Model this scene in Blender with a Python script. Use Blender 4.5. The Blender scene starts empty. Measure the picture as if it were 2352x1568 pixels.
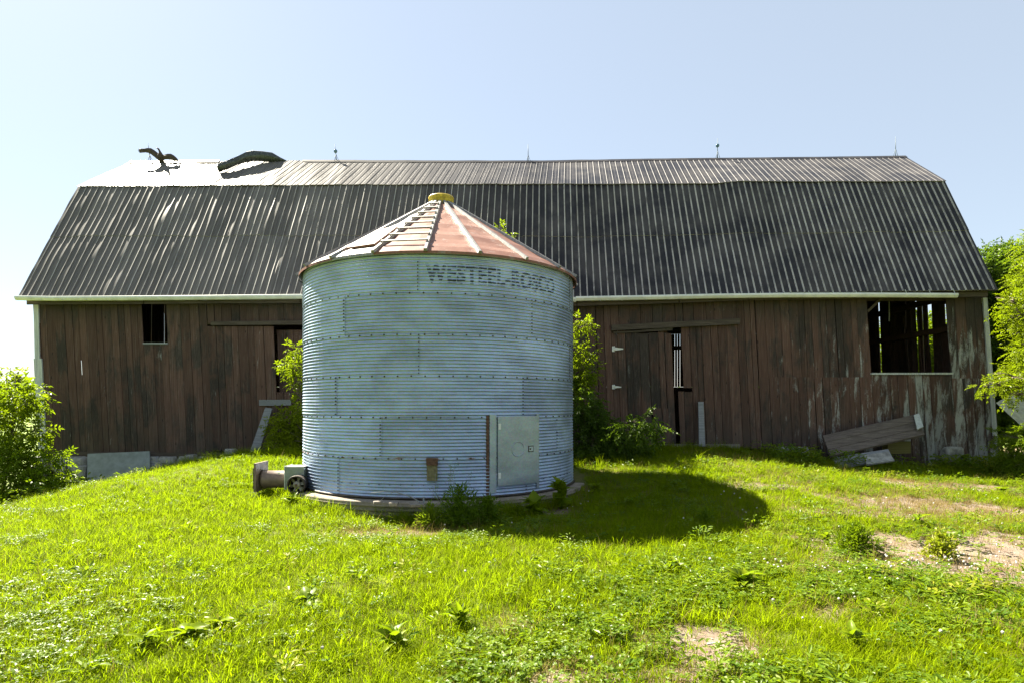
import bpy, bmesh, math, random
import numpy as np
from mathutils import Vector, Matrix, noise as mnoise

random.seed(7); rng = np.random.default_rng(7)
SC = bpy.context.scene
COL = SC.collection
R_ = math.radians

# ------------------------------------------------------------------ camera, sky, sun, exposure
F = 1400.0; CX = 1176.0; HY = 930.0; EYE = 1.7          # focal length / horizon in 2352-px units
cam_d = bpy.data.cameras.new('camera'); cam = bpy.data.objects.new('camera', cam_d); COL.objects.link(cam)
cam.location = (0, 0, EYE); cam.rotation_euler = (R_(90), 0, 0)
cam_d.sensor_width = 36; cam_d.lens = 36*F/2352; cam_d.shift_y = (HY-784)/2352
cam_d.clip_start = 0.05; cam_d.clip_end = 6000
SC.camera = cam

SUN_EL = R_(47.5); SUN_AZ = R_(-48)                      # azimuth from +Y, negative = to the left
sunv = Vector((math.sin(SUN_AZ)*math.cos(SUN_EL), math.cos(SUN_AZ)*math.cos(SUN_EL), math.sin(SUN_EL)))
world = bpy.data.worlds.new('World'); SC.world = world; world.use_nodes = True
wn = world.node_tree
sky = wn.nodes.new('ShaderNodeTexSky'); sky.sky_type = 'NISHITA'; sky.sun_disc = False
sky.sun_elevation = SUN_EL; sky.sun_rotation = SUN_AZ
sky.altitude = 100; sky.air_density = 1.0; sky.dust_density = 0.5; sky.ozone_density = 1.0
bg = wn.nodes['Background']; bg.inputs['Strength'].default_value = 0.05
hz = wn.nodes.new('ShaderNodeMix'); hz.data_type = 'RGBA'; hz.inputs[0].default_value = 0.70   # thin even summer haze over the whole sky
wn.links.new(sky.outputs[0], hz.inputs[6]); hz.inputs[7].default_value = (2.08, 2.29, 2.43, 1)
wn.links.new(hz.outputs[2], bg.inputs[0])
sl = bpy.data.lights.new('sun', 'SUN'); sl.energy = 5.0; sl.angle = R_(0.6); sl.color = (1.0, 0.925, 0.76)
sun = bpy.data.objects.new('sun', sl); COL.objects.link(sun); sun.rotation_euler = sunv.to_track_quat('Z', 'Y').to_euler()
SC.view_settings.view_transform = 'Standard'; SC.view_settings.look = 'None'
SC.view_settings.gamma = 1.0; SC.view_settings.use_curve_mapping = False
SC.view_settings.exposure = 2.6
SC.render.engine = 'CYCLES'
SC.cycles.max_bounces = 6; SC.cycles.transparent_max_bounces = 6
SC.cycles.use_denoising = True

def W(px, py, Y):
    return Vector(((px-CX)/F*Y, Y, EYE+(HY-py)/F*Y))
def X_(px, Y): return (px-CX)/F*Y
def Z_(py, Y): return EYE+(HY-py)/F*Y

# ------------------------------------------------------------------ helpers
def link(o, parent=None):
    COL.objects.link(o)
    if parent is not None: o.parent = parent
    return o
def tag(o, label=None, cat=None, group=None, kind=None):
    if label: o['label'] = label
    if cat: o['category'] = cat
    if group: o['group'] = group
    if kind: o['kind'] = kind
    return o
def empty(name, loc, label, cat, group=None, rz=0):
    o = bpy.data.objects.new(name, None); o.location = loc; o.rotation_euler = (0, 0, rz)
    o.empty_display_size = 0.2
    COL.objects.link(o); tag(o, label, cat, group); return o
def wloc(o):
    v = Vector(o.location)
    p = o.parent
    while p is not None:
        v = v+Vector(p.location); p = p.parent
    return v

class MB:
    """collects verts/faces in world coordinates; build() links ONE mesh object"""
    def __init__(s): s.v = []; s.f = []; s.sm = []
    def add(s, verts, faces, smooth=False):
        n = len(s.v); s.v.extend([tuple(p) for p in verts])
        s.f.extend([tuple(i+n for i in f) for f in faces]); s.sm.extend([smooth]*len(faces)); return s
    def hexa(s, p):      # 8 points: bottom ring 0-3, top ring 4-7
        return s.add(p, [(0,3,2,1),(4,5,6,7),(0,1,5,4),(1,2,6,5),(2,3,7,6),(3,0,4,7)])
    def box(s, x0, x1, y0, y1, z0, z1):
        return s.hexa([(x0,y0,z0),(x1,y0,z0),(x1,y1,z0),(x0,y1,z0),(x0,y0,z1),(x1,y0,z1),(x1,y1,z1),(x0,y1,z1)])
    def beam(s, a, b, w, t, up=(0,0,1)):
        a = Vector(a); b = Vector(b); d = (b-a).normalized(); u = Vector(up)
        side = d.cross(u)
        if side.length < 1e-4: side = d.cross(Vector((1,0,0)))
        side.normalize(); nn = side.cross(d).normalized()
        s1 = side*w/2; n1 = nn*t/2
        return s.hexa([a-s1-n1, a+s1-n1, a+s1+n1, a-s1+n1, b-s1-n1, b+s1-n1, b+s1+n1, b-s1+n1])
    def tube(s, pts, rad, n=8, caps=True, smooth=True):
        pts = [Vector(p) for p in pts]
        if not hasattr(rad, '__len__'): rad = [rad]*len(pts)
        vs = []; fs = []
        prev = None
        for i, p in enumerate(pts):
            d = (pts[min(i+1, len(pts)-1)]-pts[max(i-1, 0)]).normalized()
            if prev is None:
                a = d.orthogonal().normalized()
            else:
                a = (prev-d*prev.dot(d))
                a = a.normalized() if a.length > 1e-5 else d.orthogonal().normalized()
            prev = a; b = d.cross(a)
            for k in range(n):
                t = 2*math.pi*k/n
                vs.append(p+(a*math.cos(t)+b*math.sin(t))*rad[i])
        for i in range(len(pts)-1):
            for k in range(n):
                fs.append((i*n+k, i*n+(k+1)%n, (i+1)*n+(k+1)%n, (i+1)*n+k))
        s.add(vs, fs, smooth)
        if caps:
            m = len(s.v)-len(vs)
            s.f.append(tuple(m+k for k in range(n))[::-1]); s.sm.append(False)
            s.f.append(tuple(m+(len(pts)-1)*n+k for k in range(n))); s.sm.append(False)
        return s
    def lathe(s, c, prof, n=24, smooth=True, axis='Z'):
        c = Vector(c); vs = []; fs = []
        for (r, h) in prof:
            for k in range(n):
                t = 2*math.pi*k/n
                if axis == 'Z': vs.append(c+Vector((r*math.cos(t), r*math.sin(t), h)))
                elif axis == 'X': vs.append(c+Vector((h, r*math.cos(t), r*math.sin(t))))
                else: vs.append(c+Vector((r*math.sin(t), h, r*math.cos(t))))
        for i in range(len(prof)-1):
            for k in range(n):
                fs.append((i*n+k, i*n+(k+1)%n, (i+1)*n+(k+1)%n, (i+1)*n+k))
        return s.add(vs, fs, smooth)
    def build(s, name, mat, parent=None, base=None):
        me = bpy.data.meshes.new(name)
        if base is None: base = wloc(parent) if parent is not None else Vector((0,0,0))
        off = np.array(base)
        vs = np.array(s.v, dtype=float)-off
        me.from_pydata(vs.tolist(), [], s.f)
        me.polygons.foreach_set('use_smooth', s.sm)
        if mat: me.materials.append(mat)
        o = bpy.data.objects.new(name, me)
        if parent is None: o.location = base
        return link(o, parent)

def np_mesh(name, V, Fc, mat, parent=None, smooth=False, base=None):
    if base is None: base = wloc(parent) if parent is not None else Vector((0,0,0))
    me = bpy.data.meshes.new(name)
    V = np.asarray(V, dtype=np.float32)-np.array(base, dtype=np.float32)
    Fc = np.asarray(Fc, dtype=np.int32); k = Fc.shape[1]
    me.vertices.add(len(V)); me.vertices.foreach_set('co', V.ravel())
    me.loops.add(Fc.size); me.loops.foreach_set('vertex_index', Fc.ravel())
    me.polygons.add(len(Fc)); me.polygons.foreach_set('loop_start', np.arange(0, Fc.size, k, dtype=np.int32))
    me.polygons.foreach_set('use_smooth', np.full(len(Fc), smooth))
    me.update(calc_edges=True); me.validate()
    if mat: me.materials.append(mat)
    o = bpy.data.objects.new(name, me)
    if parent is None: o.location = base
    return link(o, parent)

# ------------------------------------------------------------------ numpy noise
_perm = np.random.default_rng(3).permutation(512)
_val = np.random.default_rng(4).random(512)
def vnoise(x, y):
    x = np.asarray(x, float); y = np.asarray(y, float)
    xi = np.floor(x).astype(int); yi = np.floor(y).astype(int); fx = x-xi; fy = y-yi
    fx = fx*fx*(3-2*fx); fy = fy*fy*(3-2*fy)
    h = lambda a, b: _val[_perm[(_perm[a & 511]+b) & 511]]
    return (h(xi,yi)*(1-fx)+h(xi+1,yi)*fx)*(1-fy)+(h(xi,yi+1)*(1-fx)+h(xi+1,yi+1)*fx)*fy
def fbm(x, y, o=4):
    t = 0; a = .5; s = 0
    for i in range(o):
        t = t+a*vnoise(x*2**i+17.3*i, y*2**i+5.1*i); s += a; a *= .5
    return t/s
def sstep(a, b, x):
    t = np.clip((np.asarray(x, float)-a)/(b-a), 0, 1); return t*t*(3-2*t)

# ------------------------------------------------------------------ terrain height
_cp = []
def cpz(x, y, z): _cp.append((x, y, z))
def cpp(px, py, Y): _cp.append((X_(px, Y), Y, Z_(py, Y)))
for x in (-9, -6, -3, 0, 3, 6, 9):
    cpz(x, 1.5, 0.0); cpz(x, 5.0, 0.0)
cpz(-7, 7, -.06); cpz(-3, 8, -.1); cpz(0, 8.2, -.05); cpz(4, 8, -.02); cpz(7, 8, -.03); cpz(-1.5, 9.4, -.17); cpz(.9, 10.3, -.06)
cpp(560, 1052, 14.0); cpp(640, 1046, 14.6); cpp(690, 1044, 14.8); cpp(400, 1082, 13.0); cpp(200, 1120, 12.2); cpp(100, 1150, 11.6); cpp(0, 1182, 11.0)
cpp(480, 1066, 13.5); cpp(300, 1101, 12.6)
cpz(-4.6, 11.8, .1); cpz(-4.4, 10.4, -.02); cpz(-3.2, 13.8, .35); cpz(-1.5, 16, .55)
cpz(1.5, 12.2, .12); cpz(.8, 14.5, .36)
cpp(1420, 1060, 15.2); cpp(1600, 1028, 16.9); cpp(1480, 1028, 16.9); cpp(1700, 1034, 16.8); cpp(1590, 1066, 13.2)
cpp(1800, 1062, 15.6); cpp(2000, 1085, 14.6); cpp(2250, 1096, 14.6); cpp(2352, 1100, 14.4); cpp(1790, 1165, 9.6); cpp(2100, 1160, 10.2)
cpz(8.8, 17, .12); cpz(13, 17, -.05); cpz(10.5, 11.5, -.05); cpz(15, 14, -.1)
cpz(-13.3, 17, -.75); cpz(-10.5, 17, -.62); cpz(-8.3, 17, .0); cpz(-12, 14, -.75); cpz(-14.5, 13, -.8); cpz(-12.5, 11, -.5); cpz(-6, 16.9, .36)
cpz(-16, 18, -.85); cpz(16, 18, -.15); cpz(-11, 8, -.25); cpz(11, 7, -.03)
_C = np.array(_cp)
def _phi(r): return np.where(r > 1e-9, r*r*np.log(np.maximum(r, 1e-9)), 0)
_n = len(_C); _A = np.zeros((_n+3, _n+3))
_d = np.hypot(_C[:,None,0]-_C[None,:,0], _C[:,None,1]-_C[None,:,1])
_A[:_n,:_n] = _phi(_d)+np.eye(_n)*0.03
_A[:_n,_n] = 1; _A[:_n,_n+1] = _C[:,0]; _A[:_n,_n+2] = _C[:,1]; _A[_n:,:_n] = _A[:_n,_n:].T
_w = np.linalg.solve(_A, np.r_[_C[:,2], 0, 0, 0])
def hgt(x, y):
    x = np.asarray(x, float); y = np.asarray(y, float); sh = x.shape; x = x.ravel(); y = y.ravel()
    xc = np.clip(x, -17, 17); yc = np.clip(y, 0, 19)
    z = np.zeros_like(x)
    for i in range(0, len(x), 20000):
        a = slice(i, i+20000)
        r = np.hypot(xc[a,None]-_C[None,:,0], yc[a,None]-_C[None,:,1])
        z[a] = _phi(r)@_w[:_n]+_w[_n]+_w[_n+1]*xc[a]+_w[_n+2]*yc[a]
    far = -0.7+1.0*(fbm(x*.004+3, y*.004, 3)-.5)
    z = np.clip(z, -1.2, .8)
    t = sstep(0, 25, np.hypot(x-xc, y-yc))
    z = z*(1-t)+far*t
    z = z+(fbm(x*.9, y*.9, 3)-.5)*.07
    return z.reshape(sh)
def H(x, y): return float(hgt(np.array([x]), np.array([y]))[0])
def gp(px, py):
    """ground point under a pixel (2352 units)"""
    Y = 6.0; lo, hi = 2.5, 30.0
    for _ in range(40):
        m = (lo+hi)/2
        if H(X_(px, m), m) > Z_(py, m): hi = m
        else: lo = m
    Y = (lo+hi)/2
    return Vector((X_(px, Y), Y, H(X_(px, Y), Y)))

# bare ground / dryness masks (world x, y)
def dirt_mask(x, y):
    n = fbm(x*1.7, y*1.7, 4); n2 = fbm(x*5+9, y*5, 3)
    yc = 7.25-.02*(x-5)**2+.35*np.sin(x*.9)
    band = (1-sstep(.50, 1.85, np.abs(y-yc)+1.3*(n-.5)+.5*(n2-.5)))*sstep(2.7, 4.6, x+1.8*(n2-.5))
    m = band
    for (cx, cy, rx, ry, a) in ((1.45, 4.3, .6, .5, .82), (1.1, 3.75, .6, .3, .62), (.25, 3.7, .35, .35, .6), (.0, 4.6, .3, .3, .5), (-1.75, 8.75, 1.2, .4, .75),
                                (7.4, 10.2, 2.4, .8, .85), (5.2, 9.3, 1.5, .5, .7), (8.8, 12.6, 2.4, .6, .9), (4.6, 11.2, 1.0, .5, .7), (.75, 10.1, .5, .45, .8), (3.2, 6.5, .6, .5, .5), (2.6, 5.0, .5, .35, .45)):
        d = np.hypot((x-cx)/rx, (y-cy)/ry)
        m = np.maximum(m, a*(1-sstep(.45, 1.25, d+1.3*(n-.5)+.5*(n2-.5))))
    return np.clip(m, 0, 1)
def dry_mask(x, y):
    n = fbm(x*.8+40, y*.8, 4)
    m = .95*sstep(2.5, 6, x)*sstep(7.5, 9.2, y)*sstep(.36, .56, n)
    m = np.maximum(m, .45*sstep(.55, .72, n)*sstep(-2, 3, x))
    m = np.maximum(m, .9*np.exp(-(((x+1.6)/1.6)**2+((y-8.9)/.5)**2)))
    return np.clip(m, 0, 1)

# ------------------------------------------------------------------ materials
class NT:
    def __init__(s, name):
        s.m = bpy.data.materials.new(name); s.m.use_nodes = True; s.t = s.m.node_tree
        s.b = s.t.nodes['Principled BSDF']; s.out = s.t.nodes['Material Output']
    def n(s, typ, **kw):
        nd = s.t.nodes.new(typ)
        for k, v in kw.items():
            if k.startswith('_'): setattr(nd, k[1:], v)
        return nd
    def L(s, a, b): s.t.links.new(a, b)
    def val(s, sock, v):
        if hasattr(v, 'is_output') or hasattr(v, 'links'): s.L(v, sock)
        else: sock.default_value = v
    def pos(s):
        return s.n('ShaderNodeNewGeometry').outputs['Position']
    def rand(s): return s.n('ShaderNodeObjectInfo').outputs['Random']
    def vmul(s, v, xyz):
        nd = s.n('ShaderNodeVectorMath', _operation='MULTIPLY'); s.L(v, nd.inputs[0]); nd.inputs[1].default_value = xyz; return nd.outputs[0]
    def vadd(s, v, w):
        nd = s.n('ShaderNodeVectorMath', _operation='ADD'); s.L(v, nd.inputs[0]); s.val(nd.inputs[1], w); return nd.outputs[0]
    def noise(s, v, scale=5, detail=4, rough=.6, dist=0):
        nd = s.n('ShaderNodeTexNoise'); s.L(v, nd.inputs['Vector']); nd.inputs['Scale'].default_value = scale
        nd.inputs['Detail'].default_value = detail; nd.inputs['Roughness'].default_value = rough; nd.inputs['Distortion'].default_value = dist
        return nd.outputs['Fac']
    def ramp(s, fac, stops):
        nd = s.n('ShaderNodeValToRGB'); cr = nd.color_ramp
        while len(cr.elements) < len(stops): cr.elements.new(.5)
        for e, (p, c) in zip(cr.elements, stops):
            e.position = p; e.color = (*c, 1) if hasattr(c, '__len__') else (c, c, c, 1)
        s.L(fac, nd.inputs[0]); return nd.outputs[0]
    def mix(s, fac, a, b, mode='MIX'):
        nd = s.n('ShaderNodeMix', _data_type='RGBA', _blend_type=mode)
        s.val(nd.inputs[0], fac)
        for k, v in ((6, a), (7, b)):
            if hasattr(v, 'links'): s.L(v, nd.inputs[k])
            else: nd.inputs[k].default_value = (*v, 1)
        return nd.outputs[2]
    def math(s, op, a, b=0.0, c=0.0):
        nd = s.n('ShaderNodeMath', _operation=op)
        s.val(nd.inputs[0], a); s.val(nd.inputs[1], b); s.val(nd.inputs[2], c); return nd.outputs[0]
    def mapr(s, v, a, b, c=0., d=1.):
        nd = s.n('ShaderNodeMapRange'); nd.clamp = True
        nd.interpolation_type = 'SMOOTHSTEP'
        s.val(nd.inputs[0], v); nd.inputs[1].default_value = a; nd.inputs[2].default_value = b; nd.inputs[3].default_value = c; nd.inputs[4].default_value = d
        return nd.outputs[0]
    def sep(s, v):
        nd = s.n('ShaderNodeSeparateXYZ'); s.L(v, nd.inputs[0]); return nd.outputs
    def bump(s, h, strength=.3, dist=.01):
        nd = s.n('ShaderNodeBump'); nd.inputs['Strength'].default_value = strength; nd.inputs['Distance'].default_value = dist
        s.L(h, nd.inputs['Height']); s.L(nd.outputs[0], s.b.inputs['Normal'])
    def set(s, col=None, rough=None, metal=None, spec=None):
        for k, v in (('Base Color', col), ('Roughness', rough), ('Metallic', metal), ('Specular IOR Level', spec)):
            if v is None: continue
            if hasattr(v, 'links'): s.L(v, s.b.inputs[k])
            elif k == 'Base Color': s.b.inputs[k].default_value = (*v, 1)
            else: s.b.inputs[k].default_value = v
        return s.m

def simple(name, col, rough=.6, metal=0., var=.25, scale=12):
    t = NT(name); p = t.pos(); n = t.noise(p, scale, 5, .65)
    c = t.mix(t.mapr(n, .3, .7), tuple(x*(1-var) for x in col), tuple(min(1, x*(1+var)) for x in col))
    t.bump(n, .25, .006)
    return t.set(c, rough, metal)

def m_barn_wood(name, peel=True):
    t = NT(name); p = t.pos(); r = t.rand()
    off = t.n('ShaderNodeCombineXYZ'); t.L(t.math('MULTIPLY', r, 37.0), off.inputs[0]); t.L(t.math('MULTIPLY', r, 11.0), off.inputs[2])
    q = t.vadd(p, off.outputs[0])
    grain = t.noise(t.vmul(q, (55, 55, 1.3)), 1, 6, .7, .6)
    fine = t.noise(t.vmul(q, (160, 160, 5)), 1, 4, .7)
    blot = t.noise(t.vmul(q, (2.2, 2.2, .55)), 1, 5, .65)
    big = t.noise(t.vmul(p, (1.1, 1.1, .8)), 1, 5, .7, .8)          # stains that run across several boards
    dark = t.mix(t.mapr(fine, .3, .7), (.024, .020, .017), (.054, .043, .036))
    brown = t.mix(t.mapr(grain, .28, .72), (.056, .031, .023), (.120, .069, .053))
    pale = t.mix(t.mapr(grain, .3, .7), (.075, .060, .050), (.150, .125, .108))
    k1 = t.math('ADD', t.math('MULTIPLY', blot, .55), t.math('ADD', t.math('MULTIPLY', big, .45), t.math('MULTIPLY', t.math('SUBTRACT', r, .5), .07)))
    base = t.mix(t.mapr(k1, .41, .53), dark, brown)
    base = t.mix(t.math('MULTIPLY', t.mapr(t.math('ADD', grain, t.math('MULTIPLY', t.math('SUBTRACT', fine, .5), .5)), .55, .71), .85), base, pale)
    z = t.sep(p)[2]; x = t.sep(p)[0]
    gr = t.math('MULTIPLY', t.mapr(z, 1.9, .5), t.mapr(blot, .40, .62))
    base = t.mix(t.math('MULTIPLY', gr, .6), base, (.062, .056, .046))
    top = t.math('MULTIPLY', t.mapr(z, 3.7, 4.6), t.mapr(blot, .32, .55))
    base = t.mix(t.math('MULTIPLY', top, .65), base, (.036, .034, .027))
    spk = t.noise(t.vmul(q, (30, 30, 9)), 1, 3, .6)
    base = t.mix(t.mapr(spk, .73, .78, 0, .6), base, (.22, .20, .17))
    if peel:
        pn = t.noise(t.vmul(q, (5.5, 5.5, .95)), 1, 6, .68, .4)
        pf = t.noise(t.vmul(p, (45, 45, 18)), 1, 4, .7)
        reg = t.mapr(x, 5.8, 12.5, 0, .15)
        reg = t.math('MULTIPLY', reg, t.mapr(z, 4.7, 3.1))
        reg2 = t.math('MULTIPLY', t.mapr(z, 2.2, .6, 0, .05), t.mapr(x, 2, 7))
        th = t.math('ADD', t.math('ADD', pn, t.math('ADD', reg, reg2)), t.math('MULTIPLY', t.math('SUBTRACT', pf, .5), .22))
        white = t.mapr(th, .64, .80)
        base = t.mix(t.math('MULTIPLY', white, .75), base, (.36, .385, .37))
    base = t.mix(1.0, base, t.ramp(t.math('FRACT', t.math('MULTIPLY', r, 7.31)), [(0, .76), (1, 1.24)]), 'MULTIPLY')
    kn = t.n('ShaderNodeTexVoronoi'); t.L(t.vmul(q, (6, 6, 1.8)), kn.inputs['Vector']); kn.inputs['Scale'].default_value = 1
    base = t.mix(t.mapr(kn.outputs['Distance'], .10, .045), base, (.016, .012, .010))
    t.bump(t.math('ADD', grain, fine), .55, .006)
    return t.set(base, .85, 0, .25)

def m_grey_wood(name, a, b, sx=(1, 40, 40)):
    t = NT(name); p = t.n('ShaderNodeTexCoord').outputs['Object']
    g = t.noise(t.vmul(p, sx), 1, 6, .7, .5); f = t.noise(p, 30, 3)
    c = t.mix(t.mapr(g, .3, .7), a, b)
    c = t.mix(t.math('MULTIPLY', t.mapr(f, .5, .8), .4), c, tuple(x*.5 for x in a))
    t.bump(g, .5, .006)
    return t.set(c, .85, 0, .25)

def m_galv(name, base=(.46, .52, .56), rust=True):
    t = NT(name); p = t.pos(); r = t.rand()
    vo = t.n('ShaderNodeTexVoronoi'); t.L(p, vo.inputs['Vector']); vo.inputs['Scale'].default_value = 45
    sp = t.noise(p, 60, 3); cl = t.noise(t.vmul(p, (1.2, 1.2, 2.5)), 1, 5, .65)
    c = t.mix(t.mapr(cl, .3, .7), tuple(x*.76 for x in base), tuple(min(1, x*1.16) for x in base))
    c = t.mix(.16, c, vo.outputs['Color'], 'SOFT_LIGHT')
    c = t.mix(1.0, c, t.ramp(r, [(0, .84), (1, 1.10)]), 'MULTIPLY')
    run = t.noise(t.vmul(p, (22, 22, .7)), 1, 5, .7)
    c = t.mix(t.math('MULTIPLY', t.mapr(run, .56, .74), .35), c, (.30, .35, .36))
    c = t.mix(t.mapr(t.noise(t.vmul(p, (34, 34, 1.6)), 1, 4, .65), .70, .80, 0, .5), c, (.16, .12, .085))
    c = t.mix(t.mapr(t.noise(t.vmul(p, (7, 7, 20)), 1, 4, .7), .68, .80, 0, .45), c, (.55, .60, .62))
    metal = .66
    if rust:
        z = t.sep(p)[2]
        fr = t.math('FRACT', t.math('DIVIDE', t.math('SUBTRACT', z, .155-.02), .682))
        nr = t.math('ADD', t.mapr(fr, .07, .0), t.mapr(fr, .95, 1.0))
        rn = t.noise(t.vmul(p, (5, 5, 9)), 1, 6, .75)
        low = t.mapr(z, 1.8, .8, .02, .20)
        rm = t.mapr(t.math('ADD', rn, t.math('MULTIPLY', nr, low)), .66, .80)
        c = t.mix(rm, c, t.mix(t.mapr(sp, .3, .7), (.10, .045, .02), (.25, .12, .05)))
        metal = t.math('MULTIPLY', t.math('SUBTRACT', 1.0, rm), .66)
    t.bump(sp, .05, .003)
    return t.set(c, t.ramp(cl, [(.2, .40), (.8, .54)]), metal, .5)

def m_roof(name):
    t = NT(name); p = t.pos(); r = t.rand()
    st = t.noise(t.vmul(p, (26, 1.1, 1.1)), 1, 6, .75, .3); bl = t.noise(p, 1.1, 5, .65); sp = t.noise(p, 70, 2, .6)
    left_sheen = t.mapr(t.math('ADD', t.sep(p)[0], t.math('MULTIPLY', bl, 5.0)), 3.5, -4.0)  # sun sheen painted into the base colour, paler towards the left end
    c = t.mix(t.mapr(bl, .35, .65), (.024, .024, .030), (.060, .056, .058))
    c = t.mix(left_sheen, c, t.mix(t.mapr(st, .3, .7), (.095, .088, .085), (.145, .135, .128)))
    wear = t.mapr(t.math('ADD', st, t.math('MULTIPLY', t.math('SUBTRACT', bl, .5), .5)), .60, .82)
    c = t.mix(t.math('MULTIPLY', wear, .55), c, (.19, .19, .20))
    c = t.mix(t.mapr(sp, .74, .80, 0, .55), c, (.30, .30, .30))
    at = t.n('ShaderNodeAttribute'); at.attribute_name = 'edge_glint'
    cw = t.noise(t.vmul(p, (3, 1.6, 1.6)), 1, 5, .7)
    c = t.mix(t.math('MULTIPLY', at.outputs['Fac'], t.mapr(cw, .30, .58, .25, .9)), c, (.50, .48, .45))  # bare-steel tone paints sun glints onto rib tops, left faces and lips
    c = t.mix(1.0, c, t.ramp(r, [(0, .85), (1, 1.2)]), 'MULTIPLY')
    t.bump(t.math('ADD', st, sp), .10, .004)
    return t.set(c, t.ramp(bl, [(.25, .36), (.75, .45)]), 0, .065)

def m_bin_roof(name, grey=False):
    t = NT(name); p = t.pos(); r = t.rand()
    a = t.noise(p, 3, 5, .65); b = t.noise(p, 26, 4, .7)
    c = t.mix(t.mapr(a, .3, .7), (.165, .072, .050), (.215, .105, .075))
    c = t.mix(t.mapr(b, .62, .74, 0, .7), c, (.095, .038, .020))
    c = t.mix(t.mapr(t.noise(p, 7, 5, .7), .55, .70, 0, .6), c, (.27, .24, .225))
    c = t.mix(1.0, c, t.ramp(r, [(0, .88), (1, 1.1)]), 'MULTIPLY')
    if grey: c = t.mix(t.mapr(b, .4, .6), (.20, .195, .19), (.31, .30, .29))
    t.bump(b, .08, .004)
    return t.set(c, .5, 0 if not grey else .5, .25)

def m_leaf(name, c1, c2, trans=.45, scale=1.2, rough=.5, yellow=None, spec=.13, tcol=(.26, .375, .003)):
    t = NT(name); p = t.pos(); r = t.rand()
    n = t.noise(p, scale, 4, .6); n2 = t.noise(p, scale*14, 2, .6)
    f = t.mapr(t.math('ADD', t.math('ADD', t.math('MULTIPLY', n, .6), t.math('MULTIPLY', n2, .4)), t.math('MULTIPLY', t.math('SUBTRACT', r, .5), .35)), .3, .7)
    c = t.mix(f, c1, c2)
    if yellow: c = t.mix(t.mapr(t.math('FRACT', t.math('MULTIPLY', r, 13.7)), .82, .95, 0, .8), c, yellow)
    t.set(c, rough, 0, spec)
    tr = t.n('ShaderNodeBsdfTranslucent'); t.L(t.mix(.55, c, tcol), tr.inputs[0])
    mx = t.n('ShaderNodeMixShader'); mx.inputs[0].default_value = trans
    t.L(t.b.outputs[0], mx.inputs[1]); t.L(tr.outputs[0], mx.inputs[2]); t.L(mx.outputs[0], t.out.inputs[0])
    return t.m

def m_ground():
    t = NT('ground_soil'); p = t.pos()
    at = t.n('ShaderNodeAttribute'); at.attribute_name = 'dirt'
    n = t.noise(p, 6, 6, .7); n2 = t.noise(p, 60, 4, .7); n3 = t.noise(p, .5, 4, .6)
    soil = t.mix(t.mapr(n, .35, .65), (.135, .095, .068), (.195, .155, .122))
    soil = t.mix(t.mapr(n2, .55, .72), soil, (.20, .185, .165))
    soil = t.mix(t.mapr(n2, .42, .30), soil, (.055, .042, .030))
    gr = t.mix(t.mapr(n, .35, .65), (.055, .075, .010), (.095, .110, .014))
    fld = t.mix(t.mapr(n3, .3, .7), (.10, .15, .02), (.14, .19, .03))
    d = t.sep(p); dist = t.math('SQRT', t.math('ADD', t.math('MULTIPLY', d[0], d[0]), t.math('MULTIPLY', d[1], d[1])))
    gr = t.mix(t.mapr(dist, 20, 34), gr, fld)
    ad = t.n('ShaderNodeAttribute'); ad.attribute_name = 'dry'; gr = t.mix(t.mapr(ad.outputs['Fac'], .1, .6), gr, t.mix(t.mapr(n2, .35, .65), (.11, .082, .036), (.17, .135, .07)))
    c = t.mix(t.mapr(t.math('ADD', at.outputs['Fac'], t.math('MULTIPLY', t.math('SUBTRACT', n2, .5), .5)), .3, .6), gr, soil)
    t.bump(t.math('ADD', n2, n), .6, .02)
    return t.set(c, .95, 0, .2)

M = {}
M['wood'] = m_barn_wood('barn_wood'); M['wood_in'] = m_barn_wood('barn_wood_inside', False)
M['grey_wood'] = m_grey_wood('grey_wood', (.14, .15, .16), (.26, .27, .28))
M['old_wood'] = m_grey_wood('old_brown_wood', (.045, .036, .028), (.10, .082, .065), (1.5, 30, 30))
M['white_trim'] = m_grey_wood('flaking_white_trim', (.30, .33, .32), (.55, .58, .55), (30, 30, 1.2))
M['galv'] = m_galv('galvanized_steel', (.325, .41, .56)); M['galv_door'] = m_galv('galvanized_door', (.27, .32, .36), False)
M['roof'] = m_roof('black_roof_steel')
M['binroof'] = m_bin_roof('faded_red_steel'); M['binroof_grey'] = m_bin_roof('bare_roof_steel', True)
M['gutter'] = simple('gutter_paint', (.62, .64, .58), .35, 0, .12, 4)
M['bolt'] = simple('rusty_bolt', (.035, .025, .02), .6, .3)
M['rust'] = simple('rust', (.085, .042, .024), .85, 0, .5, 20)
M['brown_paint'] = simple('brown_paint', (.15, .105, .08), .5, 0, .3, 9)
M['green_grey'] = simple('grey_green_enamel', (.22, .25, .22), .4, .2, .2, 8)
M['dark_iron'] = simple('dark_iron', (.05, .04, .032), .55, .4, .4, 14)
M['tan_metal'] = simple('tan_metal', (.24, .22, .17), .45, .3, .25, 14)
M['yellow'] = simple('yellow_paint', (.46, .33, .03), .5, 0, .45, 9)
M['concrete'] = simple('concrete', (.20, .175, .15), .9, 0, .3, 10)
M['stone'] = simple('field_stone', (.23, .23, .21), .9, 0, .4, 7)
M['panel'] = simple('grey_panel', (.20, .23, .23), .7, 0, .18, 5)
M['rod'] = simple('lightning_rod_metal', (.07, .10, .13), .6, .2, .2)
M['glass_ball'] = simple('blue_glass', (.08, .16, .24), .1, 0, .1)
M['feather'] = simple('brown_feather', (.040, .026, .018), .7, 0, .5, 20)
M['flap'] = simple('tarred_metal', (.045, .052, .054), .4, .2, .85, 22)
M['ground'] = m_ground()
M['bark'] = simple('bark', (.13, .10, .075), .9, 0, .4, 20)
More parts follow.
